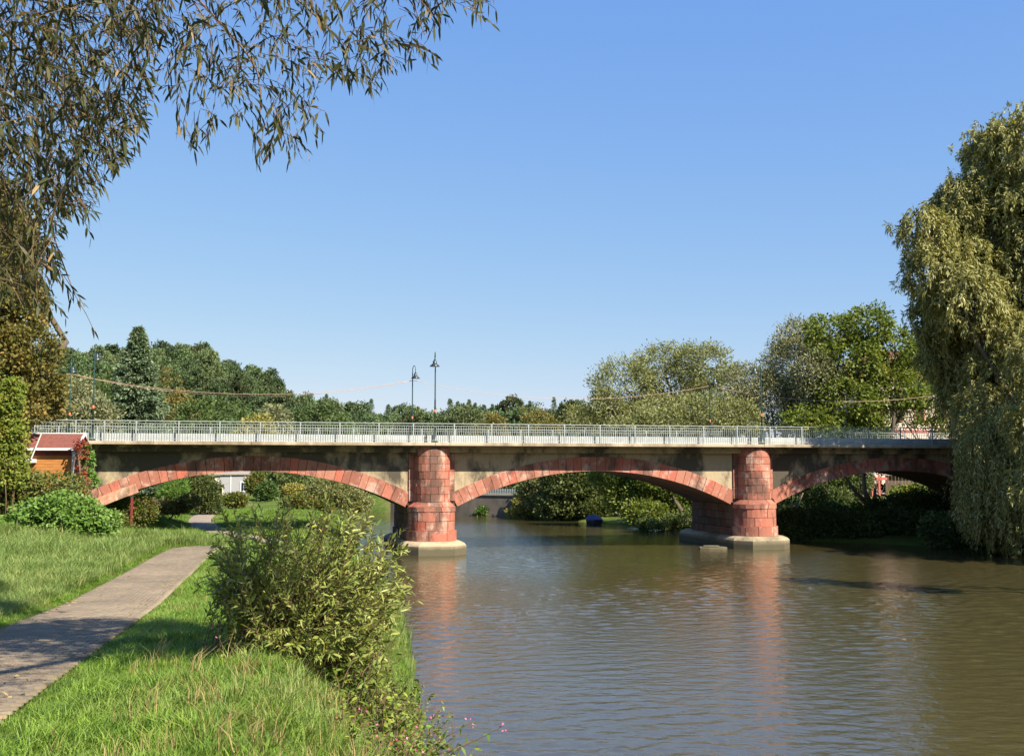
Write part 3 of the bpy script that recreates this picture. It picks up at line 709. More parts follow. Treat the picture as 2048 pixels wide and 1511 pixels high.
# ------------------------------------------------------------------ foliage tools
def unit(v): return v / np.maximum(np.linalg.norm(v, axis=-1, keepdims=True), 1e-9)
def leaves_mesh(name, P, Ax, L, Wd, mat, rnd, nrm=None, bend=0.0, fine=False):
    """leaves as rhombs (2 tris) or, fine, as bent lens shapes (4 tris)"""
    N = len(P); P = np.asarray(P, float); Ax = unit(np.asarray(Ax, float))
    if nrm is None: nrm = rng.normal(size=(N, 3)) + np.array((0, 0, 0.8))
    S = unit(np.cross(Ax, nrm)); Nn = np.cross(S, Ax)
    L = np.broadcast_to(L, (N,))[:, None]; Wd = np.broadcast_to(Wd, (N,))[:, None]
    if not fine:
        V = np.stack((P, P + Ax * L * 0.45 + S * Wd * 0.5 + Nn * L * 0.06, P + Ax * L, P + Ax * L * 0.45 - S * Wd * 0.5 + Nn * L * 0.06), 1).reshape(-1, 3)
        b = np.arange(N)[:, None] * 4; return mesh_np(name, V, [b + np.array((0, 1, 2, 3))], mat, False, rnd)
    B = np.broadcast_to(bend, (N,))[:, None]; dn = np.array((0, 0, -1.0))
    p1 = P + Ax * L * 0.3 + dn * L * B * 0.08; p2 = P + Ax * L * 0.66 + dn * L * B * 0.36; p3 = P + Ax * L * 0.95 + dn * L * B * 0.85
    V = np.stack((P, p1 + S * Wd * 0.46, p1 - S * Wd * 0.46, p2 + S * Wd * 0.4, p2 - S * Wd * 0.4, p3), 1).reshape(-1, 3)
    b = np.arange(N)[:, None] * 6
    r = np.asarray(rnd); return mesh_np(name, V, [b + np.array((0, 1, 2)), b + np.array((1, 3, 4, 2)), b + np.array((3, 5, 4))], mat, False, np.concatenate((r, r, r)))

def crown_pts(blobs, n, clump=0.7, per=26, fill=0.55):
    """blobs: (cx,cy,cz,rx,ry,rz). Leaf clumps through the volume, most of them near the surface"""
    B = np.array(blobs, float); wgt = B[:, 3] * B[:, 5] + B[:, 3] * B[:, 4]; wgt /= wgt.sum()
    nc = max(1, n // per); bi = rng.choice(len(B), nc, p=wgt)
    d = unit(rng.normal(size=(nc, 3))); rad = rng.uniform(fill, 1.0, nc) ** 0.7
    c = B[bi, :3] + d * B[bi, 3:] * rad[:, None]
    cr = rng.uniform(0.55, 1.45, nc) * clump; cl = np.clip(rng.normal(0.45, 0.2, nc), 0, 1)
    k = np.repeat(np.arange(nc), per)
    g0 = rng.normal(size=(len(k), 3)); g0 *= np.minimum(1, 1.75 / np.maximum(np.linalg.norm(g0, axis=1), 1e-6))[:, None]; off = g0 * np.array((0.5, 0.5, 0.42)) * cr[k][:, None]
    P = c[k] + off
    out = unit(d[k] * 0.9 + unit(off) * 0.8 + np.array((0, 0, 0.25)))
    rnd = np.clip(cl[k] * 0.6 + rng.random(len(k)) * 0.5, 0, 1)
    return P, out, rnd, c

def limbs(mb, base, blobs, r0, fork=0.45, k=6, lean=(0, 0)):
    """trunk to a fork, limbs to each blob, a few smaller branches inside"""
    base = np.array(base, float); B = np.array(blobs, float); top = B[:, :3].mean(0)
    fk = base + (top - base) * fork + np.array((lean[0], lean[1], 0))
    mid = base + (fk - base) * 0.5 + rng.normal(size=3) * np.array((0.12, 0.12, 0)) * r0 * 4
    mb.tube([base - np.array((0, 0, 0.4)), base + (0, 0, 0.15), mid, fk], [r0 * 1.45, r0 * 1.1, r0 * 0.85, r0 * 0.7], 10)
    for b in B:
        c = b[:3]; m1 = fk + (c - fk) * 0.5 + rng.normal(size=3) * 0.12 * np.linalg.norm(c - fk)
        tip = c + np.array((0, 0, b[5] * 0.5))
        mb.tube([fk - (fk - base) * 0.04, m1, c, tip], [r0 * 0.55, r0 * 0.38, r0 * 0.22, r0 * 0.06], k)
        for j in range(5):
            dd = unit(rng.normal(size=3) + np.array((0, 0, 0.4))); s0 = m1 + (c - m1) * rng.random()
            e_ = c + dd * b[3:] * 0.85; mm = (s0 + e_) / 2 + rng.normal(size=3) * 0.1 * b[3]
            mb.tube([s0, mm, e_], [r0 * 0.2, r0 * 0.11, r0 * 0.03], 4)

def px_blobs(lst, Y):
    """(px, py, rx, ry[, dY]) in photo pixels at distance Y -> blobs in metres, as deep as wide"""
    o = []
    for b in lst:
        dy = b[4] if len(b) > 4 else 0.0; y = Y + dy; c = at(b[0], b[1], y); s = y / F
        o.append((c[0], y, c[2], b[2] * s, (b[2] + b[3]) / 2 * s, b[3] * s))
    return o

def make_tree(name, label, cat, base, blobs, n, L, Wd, mat, bark='bark', r0=0.3, clump=0.7, per=26, fork=0.45, group=None, droop=0.0, fill=0.55, lean=(0, 0)):
    base = np.array(base, float); t = empty(name, base); tag(t, label, cat, group); n = int(n * 0.8); L = L * 1.08; Wd = Wd * 1.08
    P, out, rnd, _ = crown_pts(blobs, n, clump, per, fill)
    ax = out + rng.normal(size=P.shape) * 0.6 + np.array((0, 0, -droop))
    N = len(P); Ls = L * rng.uniform(0.6, 1.3, N); Ws = Wd * rng.uniform(0.7, 1.3, N)
    nr = out * 0.9 + rng.normal(size=P.shape) * 0.7 + np.array((0, 0, 0.3))
    link('crown', leaves_mesh('crown', P - base, ax, Ls, Ws, M[mat], rnd, nr), t)
    mb = MB(); limbs(mb, (0, 0, 0), [(b[0] - base[0], b[1] - base[1], b[2] - base[2], b[3], b[4], b[5]) for b in blobs], r0, fork, lean=lean)
    mb.build('trunk', M[bark], t, True)
    return t

# ------------------------------------------------------------------ trees right of the middle
def ground_pt(px, Y): x = (px - 1024) / F * Y; return (x, Y, tz(x, Y))
make_tree('willow_tree', 'large rounded olive-grey willow standing behind the middle arch, left of the far lamp', 'tree', ground_pt(1345, 108),
          px_blobs([(1250, 775, 72, 60), (1330, 745, 75, 58, 2), (1400, 735, 75, 50), (1440, 800, 70, 65, 2), (1345, 830, 95, 45, -3), (1215, 815, 40, 45, -2), (1290, 850, 90, 60, 2)], 108),
          62000, 0.30, 0.10, 'l_olive', r0=0.45, clump=0.8, fork=0.35, droop=0.15)
make_tree('willow_shrub', 'low silvery willow shrub above the railing left of the big rounded willow', 'shrub', ground_pt(1215, 107),
          px_blobs([(1165, 840, 38, 34), (1190, 870, 40, 40, 1)], 106), 9000, 0.26, 0.09, 'l_olive', r0=0.12, clump=0.6)
make_tree('willow_shrub', 'broad silvery olive willow shrub behind the railing between the two right lamps', 'shrub', ground_pt(1420, 86),
          px_blobs([(1330, 860, 70, 45), (1420, 840, 70, 55), (1480, 850, 45, 50), (1265, 865, 50, 35, 1)], 86), 26000, 0.26, 0.09, 'l_olive', r0=0.2, clump=0.6)
make_tree('willow_tree', 'thin brownish grey willow with bare twigs between the olive willow and the bright green tree', 'tree', ground_pt(1545, 92),
          px_blobs([(1490, 770, 50, 45), (1540, 800, 55, 60, -1), (1640, 760, 60, 60, -4), (1590, 740, 65, 75, 2), (1600, 680, 52, 40, 3), (1620, 800, 60, 60)], 92),
          50000, 0.26, 0.085, 'l_greygreen', r0=0.3, clump=0.75, fork=0.3, droop=0.2)
make_tree('birch_tree', 'thin light-leaved tree veiling the pinkish town house', 'tree', ground_pt(1850, 97), px_blobs([(1840, 770, 45, 50), (1880, 800, 45, 45), (1820, 830, 40, 30), (1900, 850, 50, 26), (1760, 850, 40, 24), (1855, 700, 40, 50), (1880, 740, 40, 50)], 97), 14000, 0.24, 0.13, 'l_green', r0=0.14, clump=0.6)
make_tree('walnut_tree', 'tall bright green broadleaf tree with an open airy crown right of the right pier', 'tree', ground_pt(1710, 88),
          px_blobs([(1660, 665, 55, 38, 1), (1735, 650, 48, 42), (1790, 700, 50, 45, 1), (1700, 720, 70, 50), (1790, 780, 60, 48), (1690, 800, 75, 50, -1), (1620, 850, 65, 35, -2), (1730, 860, 45, 22), (1830, 745, 32, 60, 2)], 88),
          38000, 0.27, 0.16, 'l_green', r0=0.38, clump=0.6, per=34, fork=0.35, droop=0.3)

# big weeping willow on the right bank
def weeping(name, label, base, blobs, n_str, mat, r0, leafL=0.26, leafW=0.055, hang=(1.0, 2.4), per=26, trunk=True, fork=0.4):
    base = np.array(base, float); t = empty(name, base); tag(t, label, 'tree')
    B = np.array(blobs, float); wg = B[:, 3] * B[:, 5]; wg /= wg.sum()
    bi = rng.choice(len(B), n_str, p=wg); d = unit(rng.normal(size=(n_str, 3)) + np.array((0, 0, 0.45)))
    st = B[bi, :3] + d * B[bi, 3:] * rng.uniform(0.5, 1.0, n_str)[:, None] ** 0.6
    loose = rng.random(n_str) < 0.16; st[loose] += d[loose] * B[bi[loose], 3:] * rng.uniform(0.05, 0.45, loose.sum())[:, None]
    horiz = unit(d * np.array((1, 1, 0.15)) + rng.normal(size=d.shape) * 0.35)
    Ln = rng.uniform(hang[0], hang[1], n_str) * np.clip(B[bi, 5] / 3.0, 0.5, 1.3)
    cl = np.clip(rng.normal(0.5, 0.22, n_str), 0, 1)
    k = np.repeat(np.arange(n_str), per); u = np.tile((np.arange(per) + 0.5) / per, n_str) + rng.uniform(-0.02, 0.02, n_str * per)
    out_r = 0.42 * Ln[k] * (1 - (1 - u) ** 2)
    Pp = st[k] + horiz[k] * out_r[:, None]; Pp[:, 2] += 0.18 * Ln[k] * u - Ln[k] * (u ** 1.8) * 0.95
    Pp += rng.normal(size=Pp.shape) * 0.06
    Pp[:, 2] = np.maximum(Pp[:, 2], 0.06)
    ax = horiz[k] * (0.8 * (1 - u))[:, None] + np.array((0, 0, -1.0)) * (0.25 + u)[:, None] + rng.normal(size=Pp.shape) * 0.45
    rnd = np.clip(cl[k] * 0.6 + rng.random(len(k)) * 0.5, 0, 1); N = len(k)
    nr = horiz[k] + rng.normal(size=Pp.shape) * 0.6 + np.array((0, 0, 0.4))
    link('crown', leaves_mesh('crown', Pp - base, ax, leafL * rng.uniform(0.6, 1.3, N), leafW * rng.uniform(0.7, 1.3, N), M[mat], rnd, nr), t)
    if trunk:
        mb = MB(); limbs(mb, (0, 0, 0), [(b[0] - base[0], b[1] - base[1], b[2] - base[2], b[3], b[4], b[5]) for b in blobs], r0, fork)
        mb.build('trunk', M['bark'], t, True)
    return t
WY = 63
weeping('weeping_willow', 'huge weeping willow at the right edge with golden tips, trailing to the water', (35.0, 63, tz(35.0, 63)),
        px_blobs([(2070, 300, 110, 80), (1985, 300, 55, 45, 1), (1995, 385, 60, 60, 1), (2060, 430, 80, 90), (1850, 465, 52, 50, -1), (1865, 540, 55, 60, -1), (1930, 520, 60, 60, 0), (1935, 600, 65, 70, -2),
                  (2010, 560, 70, 80, 1), (2060, 620, 70, 90, 0), (1900, 640, 50, 40, 2), (1875, 625, 50, 55, 1), (1885, 700, 45, 60, 2), (1925, 775, 45, 55, 3), (1990, 740, 55, 60, -1), (2020, 680, 50, 60, -2), (1925, 400, 50, 60, 1), (1900, 450, 50, 60, 1), (1955, 740, 75, 90, 3), (2040, 740, 80, 90, 2), (1900, 700, 40, 55, 3),
                  (2000, 850, 60, 80, 3), (2060, 900, 70, 110, 1), (1975, 470, 65, 80, 2), (1990, 680, 80, 90, 1), (1970, 820, 55, 80, 2), (1930, 560, 60, 70, 2), (2150, 500, 110, 150), (2160, 750, 120, 160), (2140, 950, 110, 110)], WY),
        14000, 'l_weep', 0.42, hang=(0.7, 1.7), per=20, leafL=0.33, leafW=0.085)
weeping('weeping_willow', 'dark drooping willow boughs hanging before the right end of the bridge', (33, 59, tz(33, 59)),
        px_blobs([(1978, 890, 42, 70), (2000, 940, 50, 70), (2040, 960, 60, 80), (1975, 1010, 45, 55), (2050, 1030, 60, 55), (2090, 860, 70, 90), (1960, 820, 40, 60, 2), (1955, 970, 32, 60, 1)], 59),
        3000, 'l_weep', 0.3, hang=(1.5, 3.0))
weeping('weeping_willow', 'pale sunlit willow boughs poking in at the right edge, nearest of the willows', (27, 40, tz(34, 40) * 0 + 0.2),
        px_blobs([(2075, 720, 45, 50), (2090, 850, 60, 55), (2085, 960, 45, 40)], 40),
        620, 'l_weep', 0.25, hang=(0.8, 1.6), leafL=0.22)
# off-frame trees of the right bank: they shade the water and the bridge's right part
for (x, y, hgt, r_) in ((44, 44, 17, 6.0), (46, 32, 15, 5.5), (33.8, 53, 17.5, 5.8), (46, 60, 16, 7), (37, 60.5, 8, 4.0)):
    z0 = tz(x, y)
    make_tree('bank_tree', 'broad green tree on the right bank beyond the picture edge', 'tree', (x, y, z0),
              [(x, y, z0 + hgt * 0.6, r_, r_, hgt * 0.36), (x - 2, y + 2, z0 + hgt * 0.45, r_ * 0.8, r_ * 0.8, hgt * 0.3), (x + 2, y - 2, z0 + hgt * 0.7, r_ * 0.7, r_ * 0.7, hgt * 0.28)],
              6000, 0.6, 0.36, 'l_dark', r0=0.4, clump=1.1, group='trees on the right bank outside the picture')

# ------------------------------------------------------------------ left side trees
make_tree('maple_tree', 'tall autumn-tinted tree at the left edge in front of the bridge end', 'tree', ground_pt(-20, 47),
          px_blobs([(-20, 560, 90, 110), (35, 620, 60, 70, 1), (60, 700, 52, 55, 0), (-10, 720, 80, 80), (75, 775, 55, 40, 2), (10, 480, 70, 70, 2), (-60, 430, 100, 100), (100, 810, 30, 25, 3), (40, 800, 50, 50)], 47),
          50000, 0.17, 0.115, 'l_autumn', r0=0.4, clump=0.42, per=28, fork=0.4)
make_tree('grey_green_tree', 'dull grey-green bushy tree behind the left end of the railing', 'tree', ground_pt(120, 88),
          px_blobs([(95, 830, 60, 50), (150, 800, 40, 40, 2), (60, 860, 50, 40, 1), (190, 840, 40, 40, 0)], 88), 22000, 0.26, 0.14, 'l_greygreen', r0=0.25)
def spruce(name, label, base, height, rad, n, mat='l_spruce', r0=0.25, group=None, me_pair=None, kk_=60):
    t = empty(name, base); tag(t, label, 'tree', group)
    if me_pair is None:
        Ps = []; As = []; Rn = []; mb = MB(); mb.tube([(0, 0, -0.5), (0, 0, height * 0.5), (0, 0, height)], [r0, r0 * 0.6, 0.03], 8)
        nb = int(n / kk_)
        for i in range(nb):
            h = 1 - math.sqrt(rng.random()) if False else rng.random() ** 1.35
            z = height * (0.08 + 0.92 * h); rr = rad * (1 - h) ** 0.8 * rng.uniform(0.6, 1.15) + 0.15
            a = rng.uniform(0, 2 * math.pi); d = np.array((math.cos(a), math.sin(a), 0))
            k = kk_; u = rng.random(k) ** 0.7
            lat = np.cross(d, (0, 0, 1.0)); wd = 0.22 * rr * (1.05 - u) + 0.08
            q = d[None] * (rr * u)[:, None] + lat[None] * (rng.normal(size=k) * wd)[:, None]
            q[:, 2] += z - 0.32 * rr * u + 0.14 * rr * u ** 3 * 2 - np.abs(rng.normal(size=k)) * 0.12
            Ps.append(q); As.append(d[None] * 0.8 + rng.normal(size=(k, 3)) * 0.5 + np.array((0, 0, -0.15))); Rn.append(np.clip(rng.random(k) * 0.6 + u * 0.45, 0, 1))
            if i % 3 == 0: mb.tube([(0, 0, z), tuple(d * rr * 0.9 + np.array((0, 0, z - 0.2 * rr)))], [0.05, 0.015], 4)
        Ps = np.concatenate(Ps); As = np.concatenate(As); Rn = np.concatenate(Rn); N = len(Ps)
        s_ = max(rad / 4.6, 0.8)
        me_pair = (leaves_mesh('crown', Ps, As, 0.34 * s_ * rng.uniform(0.6, 1.3, N), 0.13 * s_ * rng.uniform(0.7, 1.3, N), M[mat], Rn), mb.mesh('trunk', M['bark'], True))
    link('crown', me_pair[0], t); link('trunk', me_pair[1], t)
    return t, me_pair
g_ = ground_pt(272, 92); top = at(272, 655, 92)
spruce('spruce_tree', 'big pointed spruce rising behind the railing left of the wooded hill', g_, top[2] - g_[2], 4.6, 52000)

# far wood: prototypes then copies
def proto_crown(kind):
    if kind == 'round':
        bl = [(0, 0, 8.5, 3.6, 3.6, 4.2), (1.6, 0.6, 7, 2.8, 2.8, 3), (-1.7, -0.5, 7.4, 2.6, 2.6, 3), (0.3, -1.5, 10.5, 2.2, 2.2, 2.6)]
    elif kind == 'tall':
        bl = [(0, 0, 7.2, 2.9, 2.9, 4.8), (0.6, 0, 9.5, 2.4, 2.4, 3.2), (-0.9, 0.5, 6.5, 2.6, 2.6, 3.2)]
    else:
        bl = [(0, 0, 7, 4.2, 4.2, 3.6), (2, 1, 8.6, 2.6, 2.6, 2.8), (-2.2, 0, 8.2, 2.4, 2.4, 2.6), (0, 0, 10, 2.2, 2.2, 2)]
    P, o_, rnd, _ = crown_pts(bl, 6500, 0.7, 22, 0.5); N = len(P)
    me = leaves_mesh('crown', P, o_ + rng.normal(size=P.shape) * 0.6, 0.55 * rng.uniform(0.6, 1.3, N), 0.36 * rng.uniform(0.7, 1.3, N), M['l_forest'], rnd, o_ + rng.normal(size=P.shape) * 0.5 + np.array((0, 0, 0.4)))
    mb = MB(); limbs(mb, (0, 0, 0), bl, 0.28, 0.4, 4); return me, mb.mesh('trunk', M['bark'], True)
protos = [proto_crown(k) for k in ('round', 'tall', 'broad')]
_, sp_pair = spruce('conifer_tree', 'slim dark conifer on the far skyline behind the middle arch crown', (12.0, 262, tz(12, 262)), 13.5, 3.0, 8000, 'l_spruce', 0.14, 'conifers in the far wood', None, 20)
def far_tree(x, y, s_):
    pr = protos[rng.integers(3)]
    t = empty('forest_tree', (x, y, tz(x, y)), rng.uniform(0, 6.28)); t.scale = (s_, s_, s_ * rng.uniform(0.9, 1.15))
    onhill = x < -48; px = 1024 + F * x / y
    zone = next(nm for lim, nm in ((140, 'behind the autumn tree'), (230, 'between the left lamps and the spruce'), (330, 'behind the spruce'), (400, 'just right of the spruce'), (470, 'on the middle of the hill'), (540, 'where the hill starts to fall'), (600, 'at the foot of the hill slope'),
        (680, 'just right of the hill'), (750, 'midway between hill and left pier'), (815, 'left of the left pier lamps'), (860, 'between the two pier lamps'), (930, 'right of the tallest lamp'), (1000, 'left of the reddish tree'), (1070, 'beside the reddish tree'), (9999, 'nearest the big rounded willow')) if px < lim)
    rowname = ('skyline' if y > 278 else 'upper' if y > 255 else 'lower') if onhill else ('rear' if y > 252 else 'front')
    kindname = ('rounded', 'slender', 'broad')[protos.index(pr)]
    tag(t, f'{kindname} {rowname}-row forest tree {zone}', 'tree', 'trees covering the wooded hill' if onhill else 'trees of the low far wood')
    link('crown', pr[0], t); link('trunk', pr[1], t)
CONL = {900: 'first conifer right of the tallest lamp on the far skyline', 915: 'second conifer right of the tallest lamp on the far skyline', 938: 'conifer at the left of the close skyline row of spires', 950: 'second spire of the close conifer row on the skyline', 968: 'middle spire of the close conifer row on the skyline', 985: 'fourth spire of the close conifer row on the skyline', 996: 'last spire of the close conifer row on the skyline', 776: 'conifer on the skyline midway left of the pier lamps', 742: 'conifer on the skyline farther left of the pier lamps', 700: 'conifer on the skyline right of the hill foot', 1003: 'conifer just past the close skyline row', 1060: 'lone conifer tip near the reddish tree', 1108: 'rightmost conifer tip before the big rounded willow', 652: 'leftmost conifer tip beside the hill foot'}
cnt = 0
for y in np.arange(205, 306, 8.2):
    for x in np.arange(-138, 34, 6.1):
        xx, yy = x + rng.uniform(-2.6, 2.6), y + rng.uniform(-3, 3)
        px = 1024 + F * xx / yy
        if px < -20 or px > 1200: continue
        if xx > -46 and (y < 228 or (y > 275)): continue
        if xx <= -46 and y < 225 - 0: continue
        if y > 296 and xx > -80: continue
        far_tree(xx, yy, rng.uniform(0.84, 1.04)); cnt += 1
for px in (900, 915, 938, 950, 968, 985, 996, 776, 742, 700, 1003, 1060, 1108, 652):
    y = 262 + rng.uniform(-6, 6); x = (px - 1024) / F * y
    t = empty('conifer_tree', (x, y, tz(x, y)), rng.uniform(0, 6)); sx = rng.uniform(0.9, 1.2); t.scale = (sx, sx, rng.uniform(0.95, 1.12))
    tag(t, CONL[px], 'tree', 'conifers in the far wood'); link('crown', sp_pair[0], t); link('trunk', sp_pair[1], t)
# lighter trees closer behind the left half of the bridge
for i, (px, top_y, Y, rr, mt, lb) in enumerate((
        (545, 810, 150, 2.6, 'l_greygreen', 'small yellow-green tree in front of the hill right of the spruce'),
        (515, 828, 140, 2.4, 'l_gold', 'low golden bush top showing above the railing before the hill'),
        (640, 800, 170, 3.6, 'l_dark', 'mid-green tree before the low wood left of the left pier'),
        (400, 800, 150, 4.0, 'l_dark', 'dark tree standing close behind the spruce on its right'),
        (450, 790, 180, 4.2, 'l_dark', 'dark rounded tree low on the hill slope above the left arch'),
        (980, 830, 170, 3.0, 'l_autumn', 'rust-tinged tree above the railing right of the left pier'),
        (1075, 808, 200, 3.8, 'l_autumn', 'reddish brown tree at the right end of the far wood'),
        (165, 735, 160, 5.0, 'l_dark', 'tall dark tree behind the two left lamps'),
        (215, 745, 170, 5.0, 'l_dark', 'dark tree behind the lamp left of the spruce'),
        (330, 735, 190, 5.0, 'l_autumn', 'brown-topped tree on the hill just right of the spruce tip'))):
    b0 = ground_pt(px, Y); tp = at(px, top_y, Y)[2]; hh = tp - b0[2]
    make_tree('far_tree', lb, 'tree', b0, [(b0[0], Y, tp - hh * 0.35, rr, rr, hh * 0.35), (b0[0] + rr * 0.6, Y, tp - hh * 0.5, rr * 0.8, rr, hh * 0.3), (b0[0] - rr * 0.6, Y - 0.5, tp - hh * 0.55, rr * 0.8, rr, hh * 0.3)],
              9000, 0.42, 0.25, mt, r0=0.22, clump=0.8)

# ------------------------------------------------------------------ vegetation seen through the arches
def shrub(name, label, px, py, rx, ry, Y, n, L, Wd, mat, r0=0.06, cat='shrub', clump=0.3, extra=()):
    g = ground_pt(px, Y); bl = px_blobs([(px, py, rx, ry)] + list(extra), Y)
    return make_tree(name, label, cat, g, bl, n, L, Wd, mat, r0=r0, clump=clump, per=20, fork=0.25)
shrub('dark_shrub', 'dense dark green shrub left of the path under the left arch', 405, 985, 34, 34, 82, 9000, 0.2, 0.1, 'l_dark', clump=0.4, extra=((420, 1008, 24, 22), (385, 965, 26, 18)))
shrub('reed_clump', 'bright green reedy clump beside the wooden fence under the left arch', 350, 985, 24, 26, 72, 4200, 0.4, 0.04, 'l_knot', extra=((340, 1000, 22, 22),))
shrub('orange_shrub', 'orange tinged shrub at the foot of the green reeds', 345, 1014, 34, 12, 68, 3200, 0.16, 0.08, 'l_autumn', extra=((378, 1005, 20, 16),))
shrub('yellow_shrub', 'yellowish shrub against the left abutment', 285, 1020, 26, 28, 58.5, 4000, 0.13, 0.07, 'l_vine', extra=((268, 1040, 24, 16),))
shrub('conifer_shrub', 'dark layered shrub behind the fence beneath the left arch', 300, 985, 34, 14, 76, 5000, 0.2, 0.08, 'l_spruce', extra=((320, 975, 30, 12),))
for a in ((512, 968, 20, 22, 118, 'l_vine', 'reddish brown shrub right of the white house'), (535, 985, 18, 22, 110, 'l_dark', 'upright green bush beside the footpath beyond the left arch'),
          (590, 985, 26, 14, 112, 'l_gold', 'low yellow-green bush right of the footpath beyond the left arch'), (600, 1005, 34, 14, 100, 'l_vine', 'brownish undergrowth on the left bank beyond the bridge'),
          (560, 955, 40, 20, 135, 'l_dark', 'dark hedge behind the footpath under the left arch crown'), (470, 1000, 22, 10, 96, 'l_vine', 'dry shrubby growth below the white house'),
          (640, 1015, 26, 12, 92, 'l_vine', 'rough herbs at the left bank beside the willow shrubs')):
    shrub('shrub', a[6], a[0], a[1], a[2], a[3], a[4], 3600, 0.24, 0.14, a[5], clump=0.4)
make_tree('willow_shrub', 'silver-grey willow shrub on the far left bank under the left arch', 'shrub', ground_pt(665, 108), px_blobs([(650, 980, 36, 28), (690, 990, 32, 26, 1), (720, 1003, 22, 18, 2)], 108), 15000, 0.26, 0.09, 'l_olive', r0=0.12, clump=0.5)
make_tree('dark_tree', 'dark trees closing the view behind the grey willow shrub under the left arch', 'tree', ground_pt(745, 128), px_blobs([(600, 950, 60, 26), (700, 955, 60, 40), (770, 985, 50, 38), (800, 960, 50, 45)], 128), 16000, 0.34, 0.2, 'l_dark', r0=0.2)
# behind the middle arch
make_tree('leaning_tree', 'leaning riverside tree with bare dark trunk under the right side of the middle arch', 'tree', (13.8 + 1.2, 88, tz(16.5, 88) * 0.4),
          px_blobs([(1320, 960, 60, 50), (1260, 990, 50, 40, 1), (1290, 1025, 45, 22, -2), (1340, 1020, 38, 24), (1230, 955, 50, 40, 2)], 87), 26000, 0.24, 0.12, 'l_green', r0=0.22, clump=0.5, fork=0.3)
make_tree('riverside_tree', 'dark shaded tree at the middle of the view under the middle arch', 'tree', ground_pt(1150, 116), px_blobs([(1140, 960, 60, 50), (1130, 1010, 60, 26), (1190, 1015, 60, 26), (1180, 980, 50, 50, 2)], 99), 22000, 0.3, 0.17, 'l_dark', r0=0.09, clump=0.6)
make_tree('riverside_tree', 'sunlit olive tree left of centre under the middle arch', 'tree', ground_pt(1075, 108), px_blobs([(1085, 975, 46, 36), (1065, 1000, 36, 28), (1100, 1000, 36, 30), (1110, 950, 40, 26)], 104), 16000, 0.26, 0.15, 'l_olive', r0=0.2, clump=0.5)
make_tree('far_tree', 'green trees behind the river wall under the middle arch', 'tree', ground_pt(1010, 135), px_blobs([(960, 960, 60, 28), (1040, 955, 60, 30), (1100, 940, 60, 40), (1200, 930, 90, 60)], 135), 16000, 0.36, 0.2, 'l_dark', r0=0.2)
shrub('golden_shrub', 'golden yellow shrub at the foot of the river wall under the middle arch', 1048, 1012, 24, 18, 103.5, 4200, 0.2, 0.1, 'l_gold', extra=((1030, 1024, 20, 8), (1095, 1022, 18, 9)))
shrub('green_shrub', 'small bright green bush growing from the river wall', 965, 1021, 12, 9, 108.5, 1500, 0.18, 0.09, 'l_knot')
shrub('green_shrub', 'low mixed bushes at the water just left of the right pier', 1385, 1040, 30, 20, 84, 4500, 0.2, 0.12, 'l_dark', clump=0.35, extra=((1340, 1045, 30, 14), (1300, 1050, 26, 10, -1)))
# right bank
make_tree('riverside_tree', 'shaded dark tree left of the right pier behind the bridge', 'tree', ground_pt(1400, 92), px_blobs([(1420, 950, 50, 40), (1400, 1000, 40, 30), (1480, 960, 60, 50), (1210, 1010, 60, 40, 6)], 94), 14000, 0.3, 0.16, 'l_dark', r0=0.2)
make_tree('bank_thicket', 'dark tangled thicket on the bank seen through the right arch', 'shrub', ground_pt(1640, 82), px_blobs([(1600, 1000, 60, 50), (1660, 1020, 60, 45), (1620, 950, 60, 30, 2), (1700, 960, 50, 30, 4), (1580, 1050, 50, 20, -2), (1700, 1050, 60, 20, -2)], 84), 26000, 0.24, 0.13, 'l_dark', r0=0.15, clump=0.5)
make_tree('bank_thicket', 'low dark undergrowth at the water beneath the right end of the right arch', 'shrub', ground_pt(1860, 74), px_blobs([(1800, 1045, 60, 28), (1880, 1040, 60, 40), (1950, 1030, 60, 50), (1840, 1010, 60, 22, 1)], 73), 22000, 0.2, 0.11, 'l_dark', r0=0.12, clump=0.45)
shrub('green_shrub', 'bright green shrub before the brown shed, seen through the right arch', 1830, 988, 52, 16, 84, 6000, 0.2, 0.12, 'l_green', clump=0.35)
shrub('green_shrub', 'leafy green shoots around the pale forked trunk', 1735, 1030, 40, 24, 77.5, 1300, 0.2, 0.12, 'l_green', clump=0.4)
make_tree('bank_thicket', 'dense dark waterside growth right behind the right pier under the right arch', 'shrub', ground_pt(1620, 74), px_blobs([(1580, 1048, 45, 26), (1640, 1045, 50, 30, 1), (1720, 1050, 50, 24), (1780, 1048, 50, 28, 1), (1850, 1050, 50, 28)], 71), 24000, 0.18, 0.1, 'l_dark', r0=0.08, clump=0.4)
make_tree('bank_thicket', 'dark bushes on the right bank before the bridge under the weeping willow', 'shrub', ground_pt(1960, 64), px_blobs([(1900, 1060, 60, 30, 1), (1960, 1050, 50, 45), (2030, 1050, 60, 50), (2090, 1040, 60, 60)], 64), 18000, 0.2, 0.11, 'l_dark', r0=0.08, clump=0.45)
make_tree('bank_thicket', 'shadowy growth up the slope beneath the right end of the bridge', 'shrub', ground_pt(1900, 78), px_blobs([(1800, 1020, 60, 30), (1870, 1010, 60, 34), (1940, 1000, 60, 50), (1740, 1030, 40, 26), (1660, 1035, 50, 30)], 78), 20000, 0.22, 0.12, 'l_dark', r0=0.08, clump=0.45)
make_tree('bank_thicket', 'dark hedge in the far background of the right arch', 'shrub', ground_pt(1700, 108), px_blobs([(1640, 950, 60, 50), (1720, 950, 60, 50), (1800, 940, 40, 20, 8), (1560, 960, 60, 60)], 108), 16000, 0.32, 0.18, 'l_dark', r0=0.12, clump=0.5)
